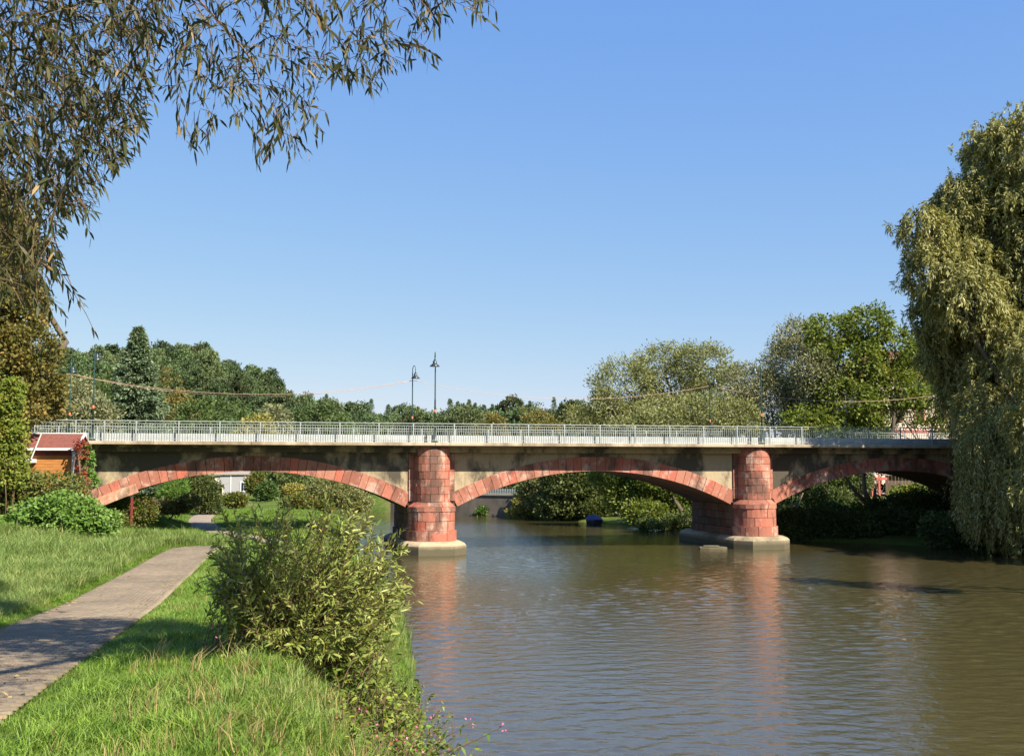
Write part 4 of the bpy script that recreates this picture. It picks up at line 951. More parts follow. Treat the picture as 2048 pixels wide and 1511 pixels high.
shrub('green_shrub', 'green hedge hiding the foot of the town house beyond the right arch', 1745, 985, 50, 20, 101, 5000, 0.24, 0.14, 'l_dark', clump=0.45, extra=((1700, 980, 40, 24), (1800, 1000, 50, 18)))
# forked pale trunk
tb = np.array(ground_pt(1757, 78)); tt_ = empty('pollard_tree', tb); tag(tt_, 'pale forked pollard trunk standing in the sun under the right arch', 'tree')
def rel(px, py, Y): return tuple(at(px, py, Y) - tb)
mb = MB()
mb.tube([(0, 0, -0.6), rel(1758, 1050, 78), rel(1745, 1020, 78), rel(1742, 1005, 78)], [0.5, 0.38, 0.3, 0.3], 10)
mb.tube([rel(1742, 1008, 78), rel(1730, 985, 78), rel(1727, 950, 78), rel(1724, 900, 78.4)], [0.24, 0.17, 0.14, 0.1], 8)
mb.tube([rel(1738, 1008, 78), rel(1712, 985, 77.8), rel(1690, 952, 77.6), rel(1665, 920, 77.4)], [0.2, 0.13, 0.09, 0.06], 8)
mb.tube([rel(1746, 1008, 78), rel(1750, 990, 78), rel(1750, 975, 78)], [0.2, 0.14, 0.1], 8)
mb.build('trunk', M['bark_pale'], tt_, True)
P_, o_, r_, _ = crown_pts(px_blobs([(1700, 900, 70, 40), (1740, 900, 60, 40)], 79), 5000, 0.5); link('crown', leaves_mesh('crown', P_ - tb, o_ + rng.normal(size=P_.shape) * .5, 0.22, 0.12, M['l_dark'], r_), tt_)
# bare hanging sticks at the left of the right arch
for pts, lb in ((((1600, 965), (1585, 1000), (1575, 1030)), 'bare branch curving down beside the right pier'), (((1606, 985), (1597, 1010), (1585, 1034)), 'shorter bare branch hanging right of the first one')):
    q = [at(x, y, 79) for x, y in pts]; o = MB().tube([tuple(v - q[0]) for v in q], [0.05, 0.035, 0.02], 6).build('bare_branch', M['bark_pale'], None, True); o.location = q[0]; tag(o, lb, 'branch')
# leaning dark trunks under the middle arch
for pts, r0_, lb in ((((1378, 1056), (1362, 1020), (1340, 985), (1305, 958)), 0.24, 'dark leaning trunk slanting left under the middle arch'), (((1397, 1052), (1393, 1015), (1388, 985), (1392, 940)), 0.2, 'dark upright trunk close to the right pier')):
    q = [at(x, y, 86) for x, y in pts]; q0 = q[0].copy(); o = MB().tube([tuple(v - q0 - ((0, 0, 0.8) if i == 0 else (0, 0, 0))) for i, v in enumerate(q)], [r0_, r0_ * .8, r0_ * .6, r0_ * .45], 8).build('tree_trunk', M['bark'], None, True); o.location = q0; tag(o, lb, 'tree trunk')

# ------------------------------------------------------------------ buildings
def window(parent, x, z, w_, h_, y, fm, arch=False):
    f = MB()
    f.box(x - w_ / 2 - 0.12, x - w_ / 2, y - 0.06, y + 0.05, z - 0.1, z + h_ + 0.14).box(x + w_ / 2, x + w_ / 2 + 0.12, y - 0.06, y + 0.05, z - 0.1, z + h_ + 0.14)
    f.box(x - w_ / 2, x + w_ / 2, y - 0.06, y + 0.05, z + h_, z + h_ + 0.14).box(x - w_ / 2, x + w_ / 2, y - 0.08, y + 0.05, z - 0.1, z)
    f.box(x - 0.03, x + 0.03, y - 0.04, y + 0.02, z, z + h_)
    if arch:
        V = []; 
        for yy in (y - 0.07, y + 0.03):
            for r in (w_ * 0.72, w_ * 0.72 + 0.16):
                for a in np.linspace(0, math.pi, 9): V.append((x + r * math.cos(a), yy, z + h_ + 0.1 + r * 0.75 * math.sin(a)))
        Fs = []
        for i in range(8): Fs += [(i, i + 1, 10 + i, 9 + i), (18 + i, 27 + i, 28 + i, 19 + i), (i, 18 + i, 19 + i, i + 1), (9 + i, 10 + i, 28 + i, 27 + i)]
        f.add(V, Fs)
    wo = f.build('window', fm, parent); MB().box(x - w_ / 2, x + w_ / 2, y - 0.01, y + 0.03, z, z + h_).build('pane', M['glass'], wo)
# pink-white house behind the right trees
hb0 = at(1865, 880, 104); hs = empty('town_house', (hb0[0], 104, 4.0), R(4)); tag(hs, 'pale pinkish cream town house with red window surrounds behind the right trees', 'house')
MB().box(-7.0, 7.5, 0, 9, -2.2, 9.4).build('wall', M['pinkcream'], hs)
MB().box(-7.2, 7.7, -0.2, 9.2, 9.4, 9.6).prism([(-7.2, -0.2), (7.7, -0.2), (7.7, 9.2), (-7.2, 9.2)], 9.6, 9.8).build('eaves', M['redtrim'], hs)
rf = MB(); rf.add([(-7.2, -0.2, 9.81), (7.7, -0.2, 9.81), (7.7, 9.2, 9.81), (-7.2, 9.2, 9.81), (-5, 4.5, 12.5), (5.5, 4.5, 12.5)], [(0, 1, 5, 4), (1, 2, 5), (2, 3, 4, 5), (3, 0, 4)]); rf.build('roof', M['roof_red'], hs)
MB().box(-7.05, 7.55, -0.06, 0, 4.2, 4.4).build('string_course', M['redtrim'], hs)
for i, x in enumerate((-5.3, -3.4, -1.2, 1.1, 3.3, 5.4)):
    window(hs, x, 1.5, 0.75, 1.5, 0, M['redtrim'], i in (0, 2)); window(hs, x, 5.3, 0.75, 1.6, 0, M['redtrim'], i in (1, 3))
# white house and lean-to through the left arch
h1 = at(462, 985, 128); hz = tz(h1[0], 128)
wh = empty('white_house', (h1[0], 128, h1[2] - 0.3), R(14)); tag(wh, 'small white flat-roofed house seen under the left arch', 'house')
MB().box(-1.3, 2.0, 0, 4, -1, 2.35).build('wall', M['house_white'], wh); MB().box(-1.9, -1.3, 0.1, 4, -1, 2.3).build('wall', M['cream'], wh)
MB().box(-3.2, -1.95, 0.3, 4, -1, 2.2).build('wall', M['maroon'], wh)
rfm = MB(); rfm.add([(-3.4, -0.3, 2.45), (2.2, -0.2, 2.42), (2.2, 4, 2.8), (-3.4, 4, 2.9), (-3.4, -0.3, 2.55), (2.2, -0.2, 2.54), (2.2, 4, 2.9), (-3.4, 4, 3.0)], [(0, 3, 2, 1), (4, 5, 6, 7), (0, 1, 5, 4), (1, 2, 6, 5), (2, 3, 7, 6), (3, 0, 4, 7)]); rfm.build('roof', M['grey_roof'], wh)
window(wh, 1.45, 0.5, 0.6, 1.0, -0.02, M['white']); MB().box(-0.1, -0.02, -0.07, -0.005, -0.8, 2.3).build('downpipe', M['white'], wh)
h2 = at(428, 990, 112); lt = empty('lean_to_shed', (h2[0], 112, h2[2] - 0.5), R(10)); tag(lt, 'open lean-to shed with thin slanting roof below the white house', 'shed')
MB().box(-1.2, 0.9, 0.9, 1.0, 0, 1.6).build('back_wall', M['brown_wood'], lt); MB().box(0.8, 0.92, 0, 0.9, 0, 1.55).build('side_wall', M['cream'], lt)
MB().add([(-1.7, -0.3, 1.85), (1.3, -0.3, 1.6), (1.3, 1.2, 1.75), (-1.7, 1.2, 2.0), (-1.7, -0.3, 1.92), (1.3, -0.3, 1.67), (1.3, 1.2, 1.82), (-1.7, 1.2, 2.07)], [(0, 3, 2, 1), (4, 5, 6, 7), (0, 1, 5, 4), (1, 2, 6, 5), (2, 3, 7, 6), (3, 0, 4, 7)]).build('roof', M['grey_roof'], lt)
h3 = at(563, 978, 150); cb = empty('cream_shed', (h3[0], 150, h3[2] - 0.4)); tag(cb, 'small cream shed beyond the footpath under the left arch', 'shed')
MB().box(-0.7, 0.7, 0, 2, -0.5, 1.2).build('wall', M['cream'], cb); MB().box(-0.8, 0.8, -0.1, 2.1, 1.2, 1.3).build('roof', M['grey_roof'], cb)
# wooden fence under the left arch
fb = at(304, 1030, 70); fe = empty('wooden_fence', (fb[0], 70, tz(fb[0], 70)), R(8)); tag(fe, 'old board fence with uneven planks under the left arch', 'fence')
x = -0.9
while x < 0.5:
    wdt = rng.uniform(0.13, 0.2); MB().box(x, x + wdt - 0.02, rng.uniform(-0.02, 0.0), 0.03, -0.2, rng.uniform(0.95, 1.3)).build('plank', M['brown_wood'], fe); x += wdt
for x in (-0.95, 0.0, 0.6): MB().box(x, x + 0.12, -0.08, 0.06, -0.3, 1.45).build('post', M['brown_wood'], fe)
# posts and dark shutter under the haunch
q0 = at(263, 1040, 56.6)
po = MB().box(-0.05, 0.05, -0.05, 0.05, -0.6, 1.2).build('rusty_post', M['maroon'], None); po.location = (q0[0], 56.6, q0[2]); tag(po, 'rusty red upright post below the end of the haunch', 'post')
# brown shed with red frame through the right arch
sb = at(1785, 985, 98); sh = empty('brown_shed', (sb[0], 98, 2.1), R(-6)); tag(sh, 'brown plank shed with red corner frame seen through the right arch', 'shed')
for i in range(13): MB().box(-0.6 + i * 0.3, -0.32 + i * 0.3, rng.uniform(-0.02, 0), 0.04, -0.5, 2.15).build('plank', M['brown_wood'], sh)
MB().add([(-0.9, -0.3, 2.0), (3.5, -0.3, 2.0), (3.5, 2, 2.3), (-0.9, 2, 2.3), (-0.9, -0.3, 2.1), (3.5, -0.3, 2.1), (3.5, 2, 2.4), (-0.9, 2, 2.4)], [(0, 3, 2, 1), (4, 5, 6, 7), (0, 1, 5, 4), (1, 2, 6, 5), (2, 3, 7, 6), (3, 0, 4, 7)]).build('roof', M['grey_roof'], sh)
for x in (-1.9, -1.3): MB().box(x, x + 0.16, -0.4, -0.24, -1.0, 2.1).build('post', M['redtrim'], sh)
MB().box(-2.0, -0.5, -0.42, -0.22, 1.6, 1.85).build('beam', M['redtrim'], sh)
# river wall with railing under the middle arch
rw0 = np.array((-15.5, 119.4)); rw = empty('river_wall', (-7.5, 112.9, 0), 0); tag(rw, 'dark river retaining wall with pale barrier seen through the middle arch', 'wall')
wa = math.atan2(108.2 - 113.2, 3.2 + 7.5)
rw.rotation_euler = (0, 0, wa); rw.location = (-9.0, 111.4, 0)
MB().box(-4, 12.2, -0.15, 0.5, -1, 2.05).build('wall', M['wall_stone'], rw)
MB().box(-4, 12.2, -0.25, 0.6, 2.05, 2.2).build('coping', M['grey_roof'], rw)
MB().box(-4, 12.0, 0.05, 0.12, 2.28, 2.66).build('barrier_board', M['white_paint'], rw)
b_ = MB(); 
for i in range(60): b_.box(-4 + i * 0.268, -3.94 + i * 0.268, -0.02, 0.04, 2.2, 2.75)
tag(b_.build('barrier_bars', M['galv'], rw), kind='stuff')
MB().box(11.7, 11.9, -0.1, 0.15, 2.2, 2.95).build('post', M['white'], rw)
# blue boat
bp = at(1188, 1046, 93); bt = empty('rowing_boat', (bp[0], 93.5, 0.0), R(100)); tag(bt, 'small boat under a blue cover moored in the shade beneath the middle arch', 'boat')
def boat_sec(x, hw, zk, zg): return [(x, -hw, zg), (x, -hw * 0.8, zk + 0.1), (x, 0, zk), (x, hw * 0.8, zk + 0.1), (x, hw, zg)]
V = []; 
for x, hw, zk, zg in ((-1.6, 0.42, -0.05, 0.42), (-0.8, 0.6, -0.12, 0.38), (0.4, 0.6, -0.12, 0.38), (1.2, 0.42, -0.08, 0.44), (1.8, 0.04, 0.1, 0.55)): V += boat_sec(x, hw, zk, zg)
Fs = [(i * 5 + j, i * 5 + j + 1, (i + 1) * 5 + j + 1, (i + 1) * 5 + j) for i in range(4) for j in range(4)] + [(0, 1, 2, 3, 4)]
MB().add(V, Fs).build('hull', M['dark'], bt, True)
V = []
for x, hw, h_ in ((-1.65, 0.45, 0.45), (-0.8, 0.64, 0.75), (0.4, 0.64, 0.78), (1.2, 0.46, 0.6), (1.82, 0.06, 0.57)): V += [(x, -hw, 0.36 if hw > 0.1 else 0.5), (x, -hw * 0.5, h_ * 0.92), (x, 0, h_), (x, hw * 0.5, h_ * 0.92), (x, hw, 0.36 if hw > 0.1 else 0.5)]
MB().add(V, [(i * 5 + j, (i + 1) * 5 + j, (i + 1) * 5 + j + 1, i * 5 + j + 1) for i in range(4) for j in range(4)] + [(4, 3, 2, 1, 0)]).build('cover', M['blue'], bt, True)
# broken slab beside the right pier
q = at(1425, 1091, 64.4); V = []
sl_ = [(-0.85, -0.35), (-0.3, -0.5), (0.5, -0.45), (0.85, -0.1), (0.7, 0.45), (-0.1, 0.6), (-0.8, 0.3)]
o = MB().prism(sl_, -0.5, 0.12).prism([(x * 0.6 - 0.1, y * 0.6) for x, y in sl_], 0.121, 0.2).build('concrete_slab', M['plinth'], None, bevel=0.04); o.location = (q[0], 64.3, 0.02); tag(o, 'low broken concrete slab in the water left of the right pier', 'slab')
# shed at the left with orange boards
hy = 47.5; c1 = at(148, 893, hy); hut = empty('garden_shed', (c1[0], hy, c1[2] - 2.3), R(6)); tag(hut, 'orange boarded shed with dark red roof at the left end of the bridge', 'shed')
for i in range(14): MB().box(-3.4, 0, 0.0 + rng.uniform(-0.006, 0.006), 0.04, 0.1 + i * 0.13, 0.222 + i * 0.13).build('board', M['orange_wood'], hut)
MB().box(-3.4, -0.002, 0.042, 1.9, 0, 2.0).build('body', M['orange_wood'], hut)
MB().box(-3.5, 0.03, -0.03, 0.06, 1.93, 2.15).build('fascia', M['maroon'], hut)
MB().box(-0.06, 0.04, -0.07, 0.0, 0, 2.1).build('corner_trim', M['white'], hut)
gable = MB().add([(0.005, 0.0, 0), (0.005, 2.0, 0), (0.005, 2.0, 2.2), (0.005, 1.0, 2.85), (0.005, 0.0, 2.2), (-0.1, 0, 0), (-0.1, 2, 0), (-0.1, 2, 2.2), (-0.1, 1, 2.85), (-0.1, 0, 2.2)], [(0, 1, 2, 3, 4), (9, 8, 7, 6, 5), (0, 5, 6, 1), (1, 6, 7, 2), (4, 9, 5, 0)]); gable.build('gable', M['brown_wood'], hut)
def slope(y0, z0, y1, z1, nm, mat, th=0.06, x0=-3.6, x1=0.15):
    MB().add([(x0, y0, z0), (x1, y0, z0), (x1, y1, z1), (x0, y1, z1), (x0, y0, z0 + th), (x1, y0, z0 + th), (x1, y1, z1 + th), (x0, y1, z1 + th)], [(0, 3, 2, 1), (4, 5, 6, 7), (0, 1, 5, 4), (1, 2, 6, 5), (2, 3, 7, 6), (3, 0, 4, 7)]).build(nm, mat, hut)
slope(-0.25, 2.2, 1.0, 2.84, 'roof_slope', M['roof_red']); slope(1.002, 2.84, 2.25, 2.2, 'roof_slope', M['roof_red'])
MB().box(-3.6, 0.17, -0.33, -0.252, 2.14, 2.24).build('gutter', M['white'], hut)
MB().add([(0.152, -0.27, 2.16), (0.2, -0.27, 2.16), (0.2, 1.0, 2.82), (0.152, 1.0, 2.82), (0.152, -0.27, 2.3), (0.2, -0.27, 2.3), (0.2, 1.0, 2.96), (0.152, 1.0, 2.96)], [(0, 3, 2, 1), (4, 5, 6, 7), (0, 1, 5, 4), (1, 2, 6, 5), (2, 3, 7, 6), (3, 0, 4, 7)]).build('verge_board', M['white'], hut)
MB().box(-3.6, 0.2, 0.95, 1.05, 2.9, 2.94).build('ridge_strip', M['white'], hut)
MB().lathe([(0.02, -0.12), (0.1, -0.07), (0.12, 0), (0.1, 0.07), (0.02, 0.12)], 12, (-2.0, -0.25, 1.85)).build('globe_lamp', M['white'], hut, True)
MB().box(-1.95, -1.55, -0.35, -0.03, 1.6, 1.76).build('junction_box', M['white'], hut)
pl_ = at(62, 918, 46.6); pe = at(83, 866, 46.6); o = MB().tube([(0, 0, 0), tuple(pe - pl_)], [0.03, 0.025], 6).build('wooden_stick', M['white'], None); o.location = pl_; tag(o, 'pale stick leaning against the shed roof', 'stick')

# climbing and tangled plants on the left
def tangle(name, label, cat, blobs, n, L, Wd, mat, base, clump=0.25, per=18, stems=14, up=0.3):
    base = np.array(base, float); t = empty(name, base); tag(t, label, cat)
    P, out, rnd, cc = crown_pts(blobs, n, clump, per, 0.6); N = len(P)
    nr = out * 0.8 + np.array((0.25, -0.5, 0.6)) + rng.normal(size=P.shape) * 0.45
    link('foliage', leaves_mesh('foliage', P - base, out + rng.normal(size=P.shape) * 0.7 + np.array((0, 0, -0.3)), L * rng.uniform(0.6, 1.3, N), Wd * rng.uniform(0.7, 1.3, N), M[mat], rnd, nr), t)
    mb = MB()
    for i in range(stems):
        b = blobs[rng.integers(len(blobs))]; e_ = np.array(b[:3]) + unit(rng.normal(size=3)) * np.array(b[3:]) * 0.9 - base; s0 = rng.normal(size=3) * np.array((0.5, 0.3, 0)); s0[2] = -0.3
        mb.tube([s0, (s0 + e_) / 2 + rng.normal(size=3) * 0.2, e_], [0.035, 0.022, 0.01], 5)
    mb.build('stems', M['twig'], t, True)
    return t
tangle('climbing_vine', 'tall column of yellow-green climbing vine at the left picture edge', 'vine', px_blobs([(10, 810, 36, 40), (5, 870, 42, 50), (15, 930, 34, 50), (-40, 850, 50, 90), (25, 775, 22, 18)], 43), 17000, 0.12, 0.1, 'l_ivy', ground_pt(0, 43))
tangle('vine_thicket', 'mixed green and rusty thicket below the orange shed', 'thicket', px_blobs([(35, 990, 55, 50), (95, 978, 45, 32), (140, 990, 34, 42), (50, 962, 35, 26), (10, 1020, 45, 50), (150, 1020, 30, 25), (-40, 980, 60, 70)], 44), 22000, 0.11, 0.08, 'l_vine', ground_pt(70, 44))
tangle('knotweed_patch', 'low mass of broad bright green leaves at the foot of the thicket', 'plants', px_blobs([(90, 1030, 60, 30), (150, 1040, 60, 28), (40, 1055, 60, 22), (200, 1045, 36, 24), (120, 1010, 40, 20), (-20, 1060, 60, 22), (175, 1015, 20, 14)], 41), 17000, 0.15, 0.10, 'l_knot', ground_pt(110, 41), clump=0.28)
tangle('red_creeper', 'red autumn creeper hanging down the shed corner', 'vine', px_blobs([(165, 905, 8, 20), (162, 945, 6, 25), (170, 975, 6, 18), (158, 890, 5, 12)], 47), 750, 0.11, 0.1, 'l_red', ground_pt(168, 47.2), clump=0.12, stems=5)
tangle('green_creeper', 'green creeper trailing right of the red one against the abutment', 'vine', px_blobs([(178, 930, 7, 32), (186, 960, 9, 14), (176, 900, 6, 14), (168, 1000, 8, 30)], 47.5), 1500, 0.12, 0.1, 'l_knot', ground_pt(180, 47.6), clump=0.12, stems=5)
shrub('rusty_shrub', 'rusty leaved low shrub right of the broad-leaved plants', 232, 1040, 20, 16, 50, 2200, 0.1, 0.07, 'l_vine', extra=((245, 1055, 18, 10),))

# ------------------------------------------------------------------ near willow overhead
def inside(px, py, poly):
    px = np.asarray(px); py = np.asarray(py); ins = np.zeros(px.shape, bool); n = len(poly)
    for i in range(n):
        ax, ay = poly[i]; bx, by = poly[(i + 1) % n]
        if ay != by: ins ^= ((ay > py) != (by > py)) & (px < (bx - ax) * (py - ay) / (by - ay) + ax)
    return ins
def project(Q):
    Q = np.asarray(Q, float) - CAM; c, s = math.cos(PITCH), math.sin(PITCH)
    d = Q[:, 1] * c + Q[:, 2] * s; u = -Q[:, 1] * s + Q[:, 2] * c
    return 1024 + F * Q[:, 0] / d, 755.5 - F * u / d
MA = [(-260, -260), (330, -260), (338, 60), (300, 110), (290, 190), (282, 270), (240, 320), (200, 350), (180, 430), (120, 420), (105, 520), (95, 620), (40, 600), (-40, 560), (-260, 640)]
MBp = [(335, -260), (990, -260), (975, 30), (900, 10), (868, 60), (862, 110), (800, 120), (745, 175), (700, 150), (645, 160), (640, 250), (610, 300), (570, 315), (500, 310), (520, 255), (440, 215), (410, 280), (360, 285), (350, 190), (310, 160), (345, 80)]
near = empty('overhanging_willow', (-4.6, -3.5, tz(-4.6, -3.5))); tag(near, 'near willow whose twigs of narrow leaves hang in from the upper left', 'tree')
nb = np.array(near.location)
leafP, leafA, leafL_, leafR, leafN = [], [], [], [], []
tw = MB()
def twig(p0, d0, length, poly, sag=0.5, dens=1.0, lscale=1.0, tube_r=0.0024, force=False):
    n = max(5, int(length / 0.035)); pts = [np.array(p0, float)]; d = unit(np.array(d0, float)); stp = length / n
    for i in range(n):
        d = unit(d + np.array((0, 0, -sag * 0.12)) + rng.normal(size=3) * 0.07); pts.append(pts[-1] + d * stp)
    pts = np.array(pts)
    if poly is not None and not force:
        x, y = project(pts); ok = inside(x, y, poly)
        if not ok[0] and not ok[len(ok) // 2]: return
        kmax = len(pts) if ok.all() else int(np.argmin(ok)) + 1 if ok[0] else len(pts)
        pts = pts[:max(kmax, 3)]
    tw.tube([tuple(q - nb) for q in pts[::2]] if len(pts) > 4 else [tuple(q - nb) for q in pts], tube_r, 3, False)
    side = unit(rng.normal(size=3))
    for i in range(1, len(pts)):
        if rng.random() > 0.8 * dens: continue
        dd = unit(pts[i] - pts[i - 1]); sv = unit(np.cross(dd, side)) * (1 if i % 2 else -1)
        a = dd * rng.uniform(0.5, 1.1) + sv * rng.uniform(0.3, 0.9) + np.array((0, 0, -0.45)) + rng.normal(size=3) * 0.15
        leafP.append(pts[i]); leafA.append(a); leafL_.append(rng.uniform(0.055, 0.105) * lscale)
        leafR.append(np.clip(rng.beta(2, 2.6) * 0.95 + (0.5 if rng.random() < 0.07 else 0), 0, 1)); leafN.append(rng.normal(size=3))
def fill(poly, n, Yr, dirx, box, **kw):
    k = 0; guard = 0
    while k < n and guard < n * 12:
        guard += 1
        x = rng.uniform(box[0], box[2]); y = box[1] + (box[3] - box[1]) * rng.random() ** 1.0
        if not inside(np.array([x]), np.array([y]), poly)[0]: continue
        Y = rng.uniform(*Yr); d = np.array((dirx + rng.normal() * 0.75, rng.normal() * 0.5, -0.25 + rng.normal() * 0.5))
        twig(at(x, y, Y), d, rng.uniform(0.2, 0.6), poly, **kw); k += 1
fill(MA, 2050, (6.3, 10.5), 0.35, (-240, -240, 335, 620))
fill(MBp, 420, (6.5, 9.0), 0.25, (335, -240, 990, 300), dens=0.95)
# named trailing tips
for (x0, y0, x1, y1, Y) in ((95, 470, 150, 600, 7.6), (150, 590, 185, 660, 7.6), (90, 480, 120, 560, 7.4), (120, 540, 160, 620, 7.5), (140, 340, 160, 400, 7.9), (150, 395, 172, 475, 7.9), (60, 560, 130, 640, 8.2), (180, 330, 215, 345, 7.6),
                            (505, 240, 520, 325, 7.5), (560, 240, 600, 318, 7.6), (590, 180, 645, 262, 7.6), (400, 220, 385, 300, 7.8), (540, 200, 570, 320, 7.4), (720, 120, 742, 190, 7.7), (820, 60, 855, 130, 7.9), (900, 0, 985, 35, 8.2), (930, -20, 990, 20, 8.2), (640, 120, 700, 165, 7.8), (470, 210, 520, 300, 7.6)):
    a, b = at(x0, y0, Y), at(x1, y1, Y + 0.1); L_ = np.linalg.norm(b - a)
    twig(a, (b - a) + np.array((0, 0, 0.1 * L_)), L_ * 1.02, None, sag=0.15)
# woody branches
for pts, r0_ in ((((-200, -150), (60, 120), (200, 260), (235, 330)), 0.012), (((-100, 100), (60, 300), (110, 480), (150, 590)), 0.010), (((250, -150), (480, 90), (520, 180), (515, 260)), 0.011), (((400, -160), (640, 40), (700, 120)), 0.010), (((600, -150), (800, -20), (850, 70)), 0.009), (((-150, -60), (160, 30), (270, 140)), 0.010), (((300, -100), (420, 60), (400, 200)), 0.009), (((700, -150), (880, -30), (960, 10)), 0.008), (((-60, 250), (40, 420), (90, 520)), 0.012)):
    q = catmull(np.array([at(x, y, 7.8) for x, y in pts]), 6) - nb; tw.tube([tuple(v) for v in q], list(np.linspace(r0_, r0_ * 0.35, len(q))), 6, False)
N = len(leafP)
link('foliage', leaves_mesh('foliage', np.array(leafP) - nb, leafA, np.array(leafL_), np.array(leafL_) * rng.uniform(0.17, 0.27, N), M['l_near'], leafR, np.array(leafN), rng.uniform(0, 0.7, N), True), near)
tw.build('twigs', M['twig'], near, True)
# crown above and behind the camera (casts the dappled shade), trunk and boughs
cb_ = [(-1.2, 8.6, 11.6, 2.6, 1.6, 1.0), (1.2, 9.3, 12.0, 2.4, 1.6, 1.1), (1.4, 7.9, 10.5, 1.25, 0.9, 0.7), (3.4, 9.0, 12.0, 1.4, 1.0, 0.7), (-2.2, 12.0, 12.3, 1.7, 1.3, 0.9), (-3.7, 14.7, 12.5, 1.5, 1.1, 0.7), (-6.5, 4.0, 12.0, 2.6, 2.5, 1.6), (-6.0, 0.5, 12.0, 3.2, 2.6, 2.4), (-2.5, -1.0, 13.0, 3.2, 2.6, 2.2), (-7.5, 8.0, 12.6, 2.5, 2.0, 1.4)]
P_, o_, r_, _ = crown_pts(cb_, 54000, 0.5, 40, 0.2); N = len(P_)
keep = project(P_)[1] < -90; keep |= P_[:, 1] < 0.5
P_, o_, r_ = P_[keep], o_[keep], r_[keep]; N = len(P_)
link('crown', leaves_mesh('crown', P_ - nb, o_ + rng.normal(size=P_.shape) * 0.6 + np.array((0, 0, -0.6)), 0.2 * rng.uniform(0.7, 1.3, N), 0.075, M['l_near'], r_ * 0.85), near)
tk = MB(); fk = np.array((0.3, 1.0, 3.6)); tk.tube([(0, 0, -0.5), (0, 0, 0.2), (0.1, 0.4, 1.8), tuple(fk)], [0.5, 0.42, 0.34, 0.3], 12)
for b in cb_:
    c = np.array(b[:3]) - nb; m1 = fk + (c - fk) * 0.5 + np.array((0, 0, 0.6)); tk.tube([tuple(fk - (0, 0.1, 0.3)), tuple(m1), tuple(c)], [0.17, 0.1, 0.03], 8)
tk.build('trunk', M['bark'], near, True)

# ------------------------------------------------------------------ willow bush on the bank
bx, by_ = -2.75, 13.6; bz = tz(bx, by_)
bush = empty('willow_bush', (bx, by_, bz)); tag(bush, 'big leafy willow bush on the grassy bank between path and river', 'bush')
lp, la, ll, lr, ln = [], [], [], [], []; stm = MB()
def bush_stem(p0, tip, nleaf, bow, lsc=1.0, r0=0.011):
    p0 = np.array(p0); tip = np.array(tip); mid = (p0 + tip) / 2 + bow
    t = np.linspace(0, 1, 12)[:, None]; q = (1 - t) ** 2 * p0 + 2 * t * (1 - t) * mid + t * t * tip
    stm.tube([tuple(v - (bx, by_, bz)) for v in q[::2]] + [tuple(tip - (bx, by_, bz))], list(np.linspace(r0, 0.003, 7)), 5, False)
    for j in range(nleaf):
        u = 0.10 + 0.90 * ((j + rng.random()) / nleaf) ** 0.85; i = min(int(u * 11), 10); f = u * 11 - i; c = q[i] * (1 - f) + q[i + 1] * f; d = unit(q[i + 1] - q[i])
        sv = unit(np.cross(d, unit(rng.normal(size=3)))); a = d * rng.uniform(0.5, 1.2) + sv * rng.uniform(0.5, 1.0) + np.array((0, 0, rng.uniform(-0.3, 0.2)))
        lp.append(c); la.append(a); ll.append(rng.uniform(0.07, 0.135) * lsc); lr.append(np.clip(rng.beta(2.2, 2.4) * 0.98 + (0.3 if rng.random() < 0.03 else 0), 0, 1)); ln.append(sv * 0.0 + d + rng.normal(size=3) * 0.5)
tips = []
sil = [(430, 1170, 45), (440, 1100, 40), (480, 1040, 60), (560, 1035, 60), (640, 1040, 50), (700, 1050, 60), (760, 1090, 50), (790, 1130, 40), (805, 1190, 30), (520, 1120, 70), (600, 1120, 80), (680, 1130, 80), (740, 1170, 60), (470, 1190, 45), (560, 1210, 70), (660, 1210, 80), (760, 1230, 40), (520, 1260, 50), (600, 1280, 60), (700, 1280, 60), (460, 1130, 40), (770, 1260, 30)]
for i in range(420):
    sx, sy, sr = sil[rng.integers(len(sil))]; Y = by_ + rng.normal() * 0.75
    px = sx + rng.normal() * sr * 0.45; py = sy + rng.normal() * sr * 0.4
    tip = at(px, py, Y); base = np.array((bx + rng.normal() * 0.4 + 0.15 * (tip[0] - bx), by_ + rng.normal() * 0.3, 0)); base[2] = tz(base[0], base[1])
    bow = np.array((-(tip[0] - base[0]) * 0.18, 0, 0.12 * abs(tip[0] - base[0])))
    bush_stem(base, tip, rng.integers(44, 66), bow, 1.1, 0.007)
for (px, py) in ((435, 1000), (505, 1010), (655, 985), (712, 1003), (742, 1020), (690, 1015), (565, 1020), (800, 1090), (425, 1105), (430, 1165), (812, 1150)):
    for r_i in range(2):
        tip = at(px + rng.normal() * 3, py + r_i * 8, by_ - 0.3); base = np.array((bx + 0.3 * (tip[0] - bx), by_, 0)); base[2] = tz(base[0], base[1]); bush_stem(base, tip, 40, np.array((-(tip[0] - base[0]) * 0.15, 0, 0.1)), 1.15)
N = len(lp)
link('foliage', leaves_mesh('foliage', np.array(lp) - (bx, by_, bz), la, np.array(ll), np.array(ll) * rng.uniform(0.15, 0.23, N), M['l_bush'], lr, np.array(ln), rng.uniform(-0.1, 0.5, N), True), bush)
stm.build('stems', M['twig'], bush, True)

